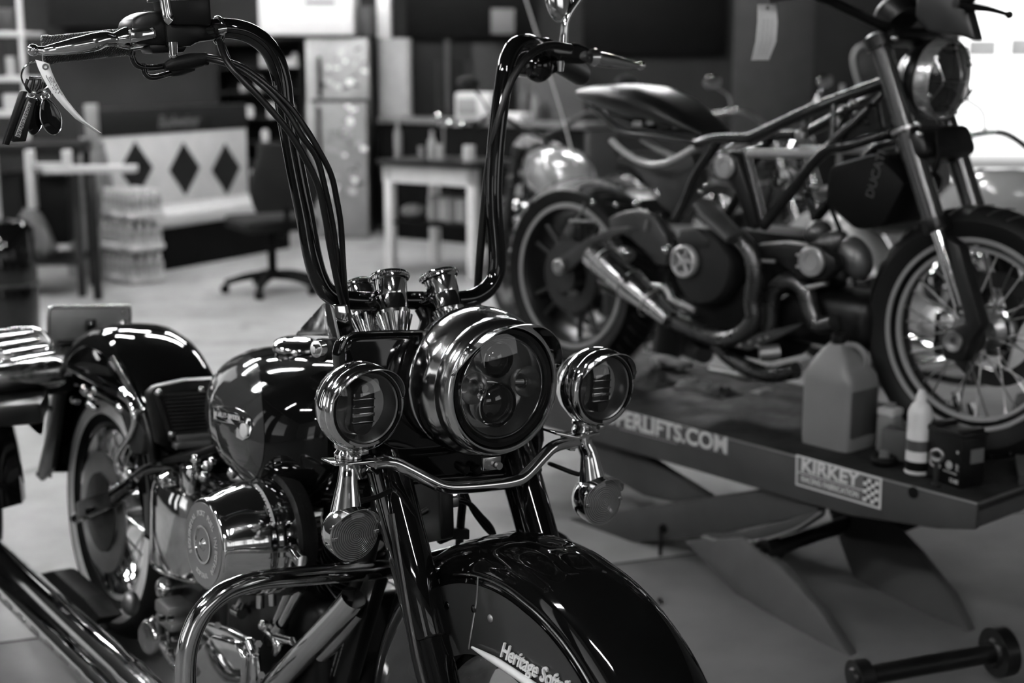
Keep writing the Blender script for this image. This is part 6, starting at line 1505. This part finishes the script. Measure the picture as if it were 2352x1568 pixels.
# left wall with an open bay (behind the camera's left), front wall with added windows
for a_, b_ in ((1.2, 1.9), (2.35, 3.2), (3.6, 8.4)): wall('wall_left', (X0 - .075, a_, 0), (X0 - .075, b_, 0))
for a_, b_ in ((1.9, 2.35), (3.2, 3.6)):  # unseen slots added to give the oil tank bright upright reflections
    wall('wall_left', (X0 - .075, a_, 0), (X0 - .075, b_, 0), 0, .4); wall('wall_left', (X0 - .075, a_, 0), (X0 - .075, b_, 0), 2.9, ZC)
wall('wall_left', (X0 - .075, 11.6, 0), (X0 - .075, Y1, 0))
wall('wall_left', (X0 - .075, 8.4, 0), (X0 - .075, 11.6, 0), 3.1, ZC)  # bay opening added out of view to light the back
wall('wall_left', (X0 - .075, Y0, 0), (X0 - .075, -2.2, 0), m=wd)
wall('wall_left', (X0 - .075, -2.2, 0), (X0 - .075, -.9, 0), m=wd)
wall('wall_left', (X0 - .075, -.9, 0), (X0 - .075, 1.2, 0), 2.6, ZC, m=wd)
wall('wall_left', (X0 - .075, -.9, 0), (X0 - .075, 1.2, 0), 0, .9, m=wd)
wall('wall_front', (X0, Y0 - .075, 0), (-2.2, Y0 - .075, 0), m=wd)
wall('wall_front', (-2.2, Y0 - .075, 0), (-.6, Y0 - .075, 0), 2.4, ZC, m=wd)
wall('wall_front', (-.6, Y0 - .075, 0), (1.6, Y0 - .075, 0), m=wd)
wall('wall_front', (1.6, Y0 - .075, 0), (5.2, Y0 - .075, 0), 0, 1.5, m=wd)
wall('wall_front', (1.6, Y0 - .075, 0), (5.2, Y0 - .075, 0), 2.9, ZC, m=wd)
wall('wall_front', (5.2, Y0 - .075, 0), (X1, Y0 - .075, 0), m=wd)
for i_, xw in enumerate((2.2, 3.4, 4.6)):  # unseen windows added so the lamps have something bright to reflect
    wf = MB()
    for a_, b_ in (((xw - .6, 2.2), (.05, 1.4)), ((xw + .6, 2.2), (.05, 1.4)), ((xw, 1.525), (1.2, .05)), ((xw, 2.875), (1.2, .05)), ((xw, 2.2), (1.2, .03)), ((xw, 2.2), (.03, 1.4))):
        wf.box((a_[0], Y0 - .075, a_[1]), (b_[0], .06, b_[1]))
    struct(wf.build('added_window_%d' % (i_ + 1), mid))
# darker stained floor slab nearer the viewer, along the expansion joint
FS = PZ(0, 1480, 0); FE = PZ(140, 1462, 0); sl = (FE.y - FS.y) / (FE.x - FS.x); jy = lambda x: FS.y + sl * (x - FS.x)
struct(MB().prism([V(X0, jy(X0), .0), V(X1, jy(X1), .0), V(X1, Y0, .0), V(X0, Y0, .0)], (0, 0, .002)).build('floor', floor_mat(.42)))
struct(MB().prism([V(X0, jy(X0), .0), V(X1, jy(X1), .0), V(X1, jy(X1) + .012, .0), V(X0, jy(X0) + .012, .0)], (0, 0, .0022)).build('trim_2', BMATT))
# outside: yard and a white van
struct(MB().box((5, 24, -.06), (44, 24, .1)).build('ground', mat('yard_concrete', .55, .8)))
struct(MB().box((-14, 3, -.06), (17, 20, .1)).build('ground', mat('yard_concrete', .55, .8)))
struct(MB().box((-1, -11, -.06), (12, 12, .1)).build('ground', mat('yard_concrete', .55, .8)))
VN = Frame((6.6, 18.2, 0), 0)
r = VN.root('parked_van', 'overexposed white van with dark side windows parked outside the open door', 'van')
vm = mat('van_white', .8, .3, 0, .5, var=.03)
zz = lambda py: PY(2280, py, 18.2).z
MB().prism([V(2.4, 0, .35), V(2.4, 0, 1.9), V(2.2, 0, 2.05), V(-2.0, 0, 2.05), V(-2.5, 0, 1.25), V(-2.6, 0, 1.1), V(-2.6, 0, .35)], (0, -1.8, 0), .08, 3).build('van_body', vm, r)
for a, b in (((2225, 92), (2288, 128)), ((2322, 88), (2400, 128))):
    p, q = VN.y(*a, .004), VN.y(*b, .004)
    MB().box(((p.x + q.x) / 2, .004, (p.z + q.z) / 2), (abs(p.x - q.x), .012, p.z - q.z), bev=.004).build('side_window', mat('van_window', .16, .2), r)
for x in (1.5, -1.6): MB().lathe((x, -.18, .33), (0, 1, 0), [(0, 0), (.33, 0), (.33, .2), (.2, .2), (.18, .16), (0, .16)], 36).build('wheel', RUBBER, r)

# ================================================================ LIGHT
def emis(name, s):
    m = bpy.data.materials.new(name); m.use_nodes = True; nt = m.node_tree
    b = nt.nodes['Principled BSDF']; b.inputs['Base Color'].default_value = (.8, .8, .8, 1)
    b.inputs['Emission Color'].default_value = (1, 1, 1, 1); b.inputs['Emission Strength'].default_value = s
    n = nt.nodes.new('ShaderNodeTexNoise'); n.inputs['Scale'].default_value = 2
    mr = nt.nodes.new('ShaderNodeMapRange'); mr.inputs[3].default_value = s * .97; mr.inputs[4].default_value = s * 1.03
    nt.links.new(n.outputs['Fac'], mr.inputs[0]); nt.links.new(mr.outputs[0], b.inputs['Emission Strength'])
    return m
TUBE = emis('fluorescent_tube', TUBE_S)
k = 0
for x, y, yaw in FIX:
    k += 1
    F = Frame((x, y, ZC - .28), yaw)
    r = F.root('ceiling_light', 'twin tube fluorescent ceiling light, %s' % FIXL[k - 1], 'ceiling light', 'fluorescent ceiling lights')
    MB().box((0, 0, .05), (.16, 1.26, .05), bev=.01).build('housing', white, r)
    for s in (1, -1): MB().cyl((s * .045, -.6, 0), (s * .045, .6, 0), .016, seg=12).build('lamp_tube', TUBE, r)
    for s in (1, -1): MB().cyl((0, .5 * s, .07), (0, .5 * s, .28), .004, seg=8).build('hanger', BSATIN, r)
w = bpy.data.worlds.new('world'); scene.world = w; w.use_nodes = True
nt = w.node_tree; bg = nt.nodes['Background']
sky = nt.nodes.new('ShaderNodeTexSky'); sky.sky_type = 'HOSEK_WILKIE'; sky.turbidity = 8
bw = nt.nodes.new('ShaderNodeRGBToBW')
nt.links.new(sky.outputs[0], bw.inputs[0]); nt.links.new(bw.outputs[0], bg.inputs[0]); bg.inputs[1].default_value = SKY_S
sun = bpy.data.lights.new('sun', 'SUN'); sun.energy = SUN_E; sun.angle = .02
so = bpy.data.objects.new('sun', sun); COL.objects.link(so); so.rotation_euler = (math.radians(38), 0, math.radians(12)); so.location = (0, 0, 8)

def portal(x, y, z, w_, h_, rot):
    d = bpy.data.lights.new('portal', 'AREA'); d.shape = 'RECTANGLE'; d.size = w_; d.size_y = h_
    d.cycles.is_portal = True
    o = bpy.data.objects.new('portal', d); COL.objects.link(o); o.location = (x, y, z); o.rotation_euler = rot
portal(X0 + .01, 10, 1.55, 3.2, 3.1, (pi / 2, 0, -pi / 2))
portal(X0 + .01, .15, 1.75, 2.1, 1.7, (pi / 2, 0, -pi / 2))
portal(-1.4, Y0 + .01, 1.2, 1.6, 2.4, (pi / 2, 0, pi))
portal(3.4, Y0 + .01, 2.2, 3.6, 1.4, (pi / 2, 0, pi))
portal((DX0 + DX1) / 2, Y1 - .01, 1.5, DX1 - DX0, DZ1, (pi / 2, 0, 0))
scene.view_settings.view_transform = 'Standard'
scene.view_settings.look = 'None'
scene.view_settings.gamma = 1
scene.view_settings.use_curve_mapping = False
scene.view_settings.exposure = 0.25
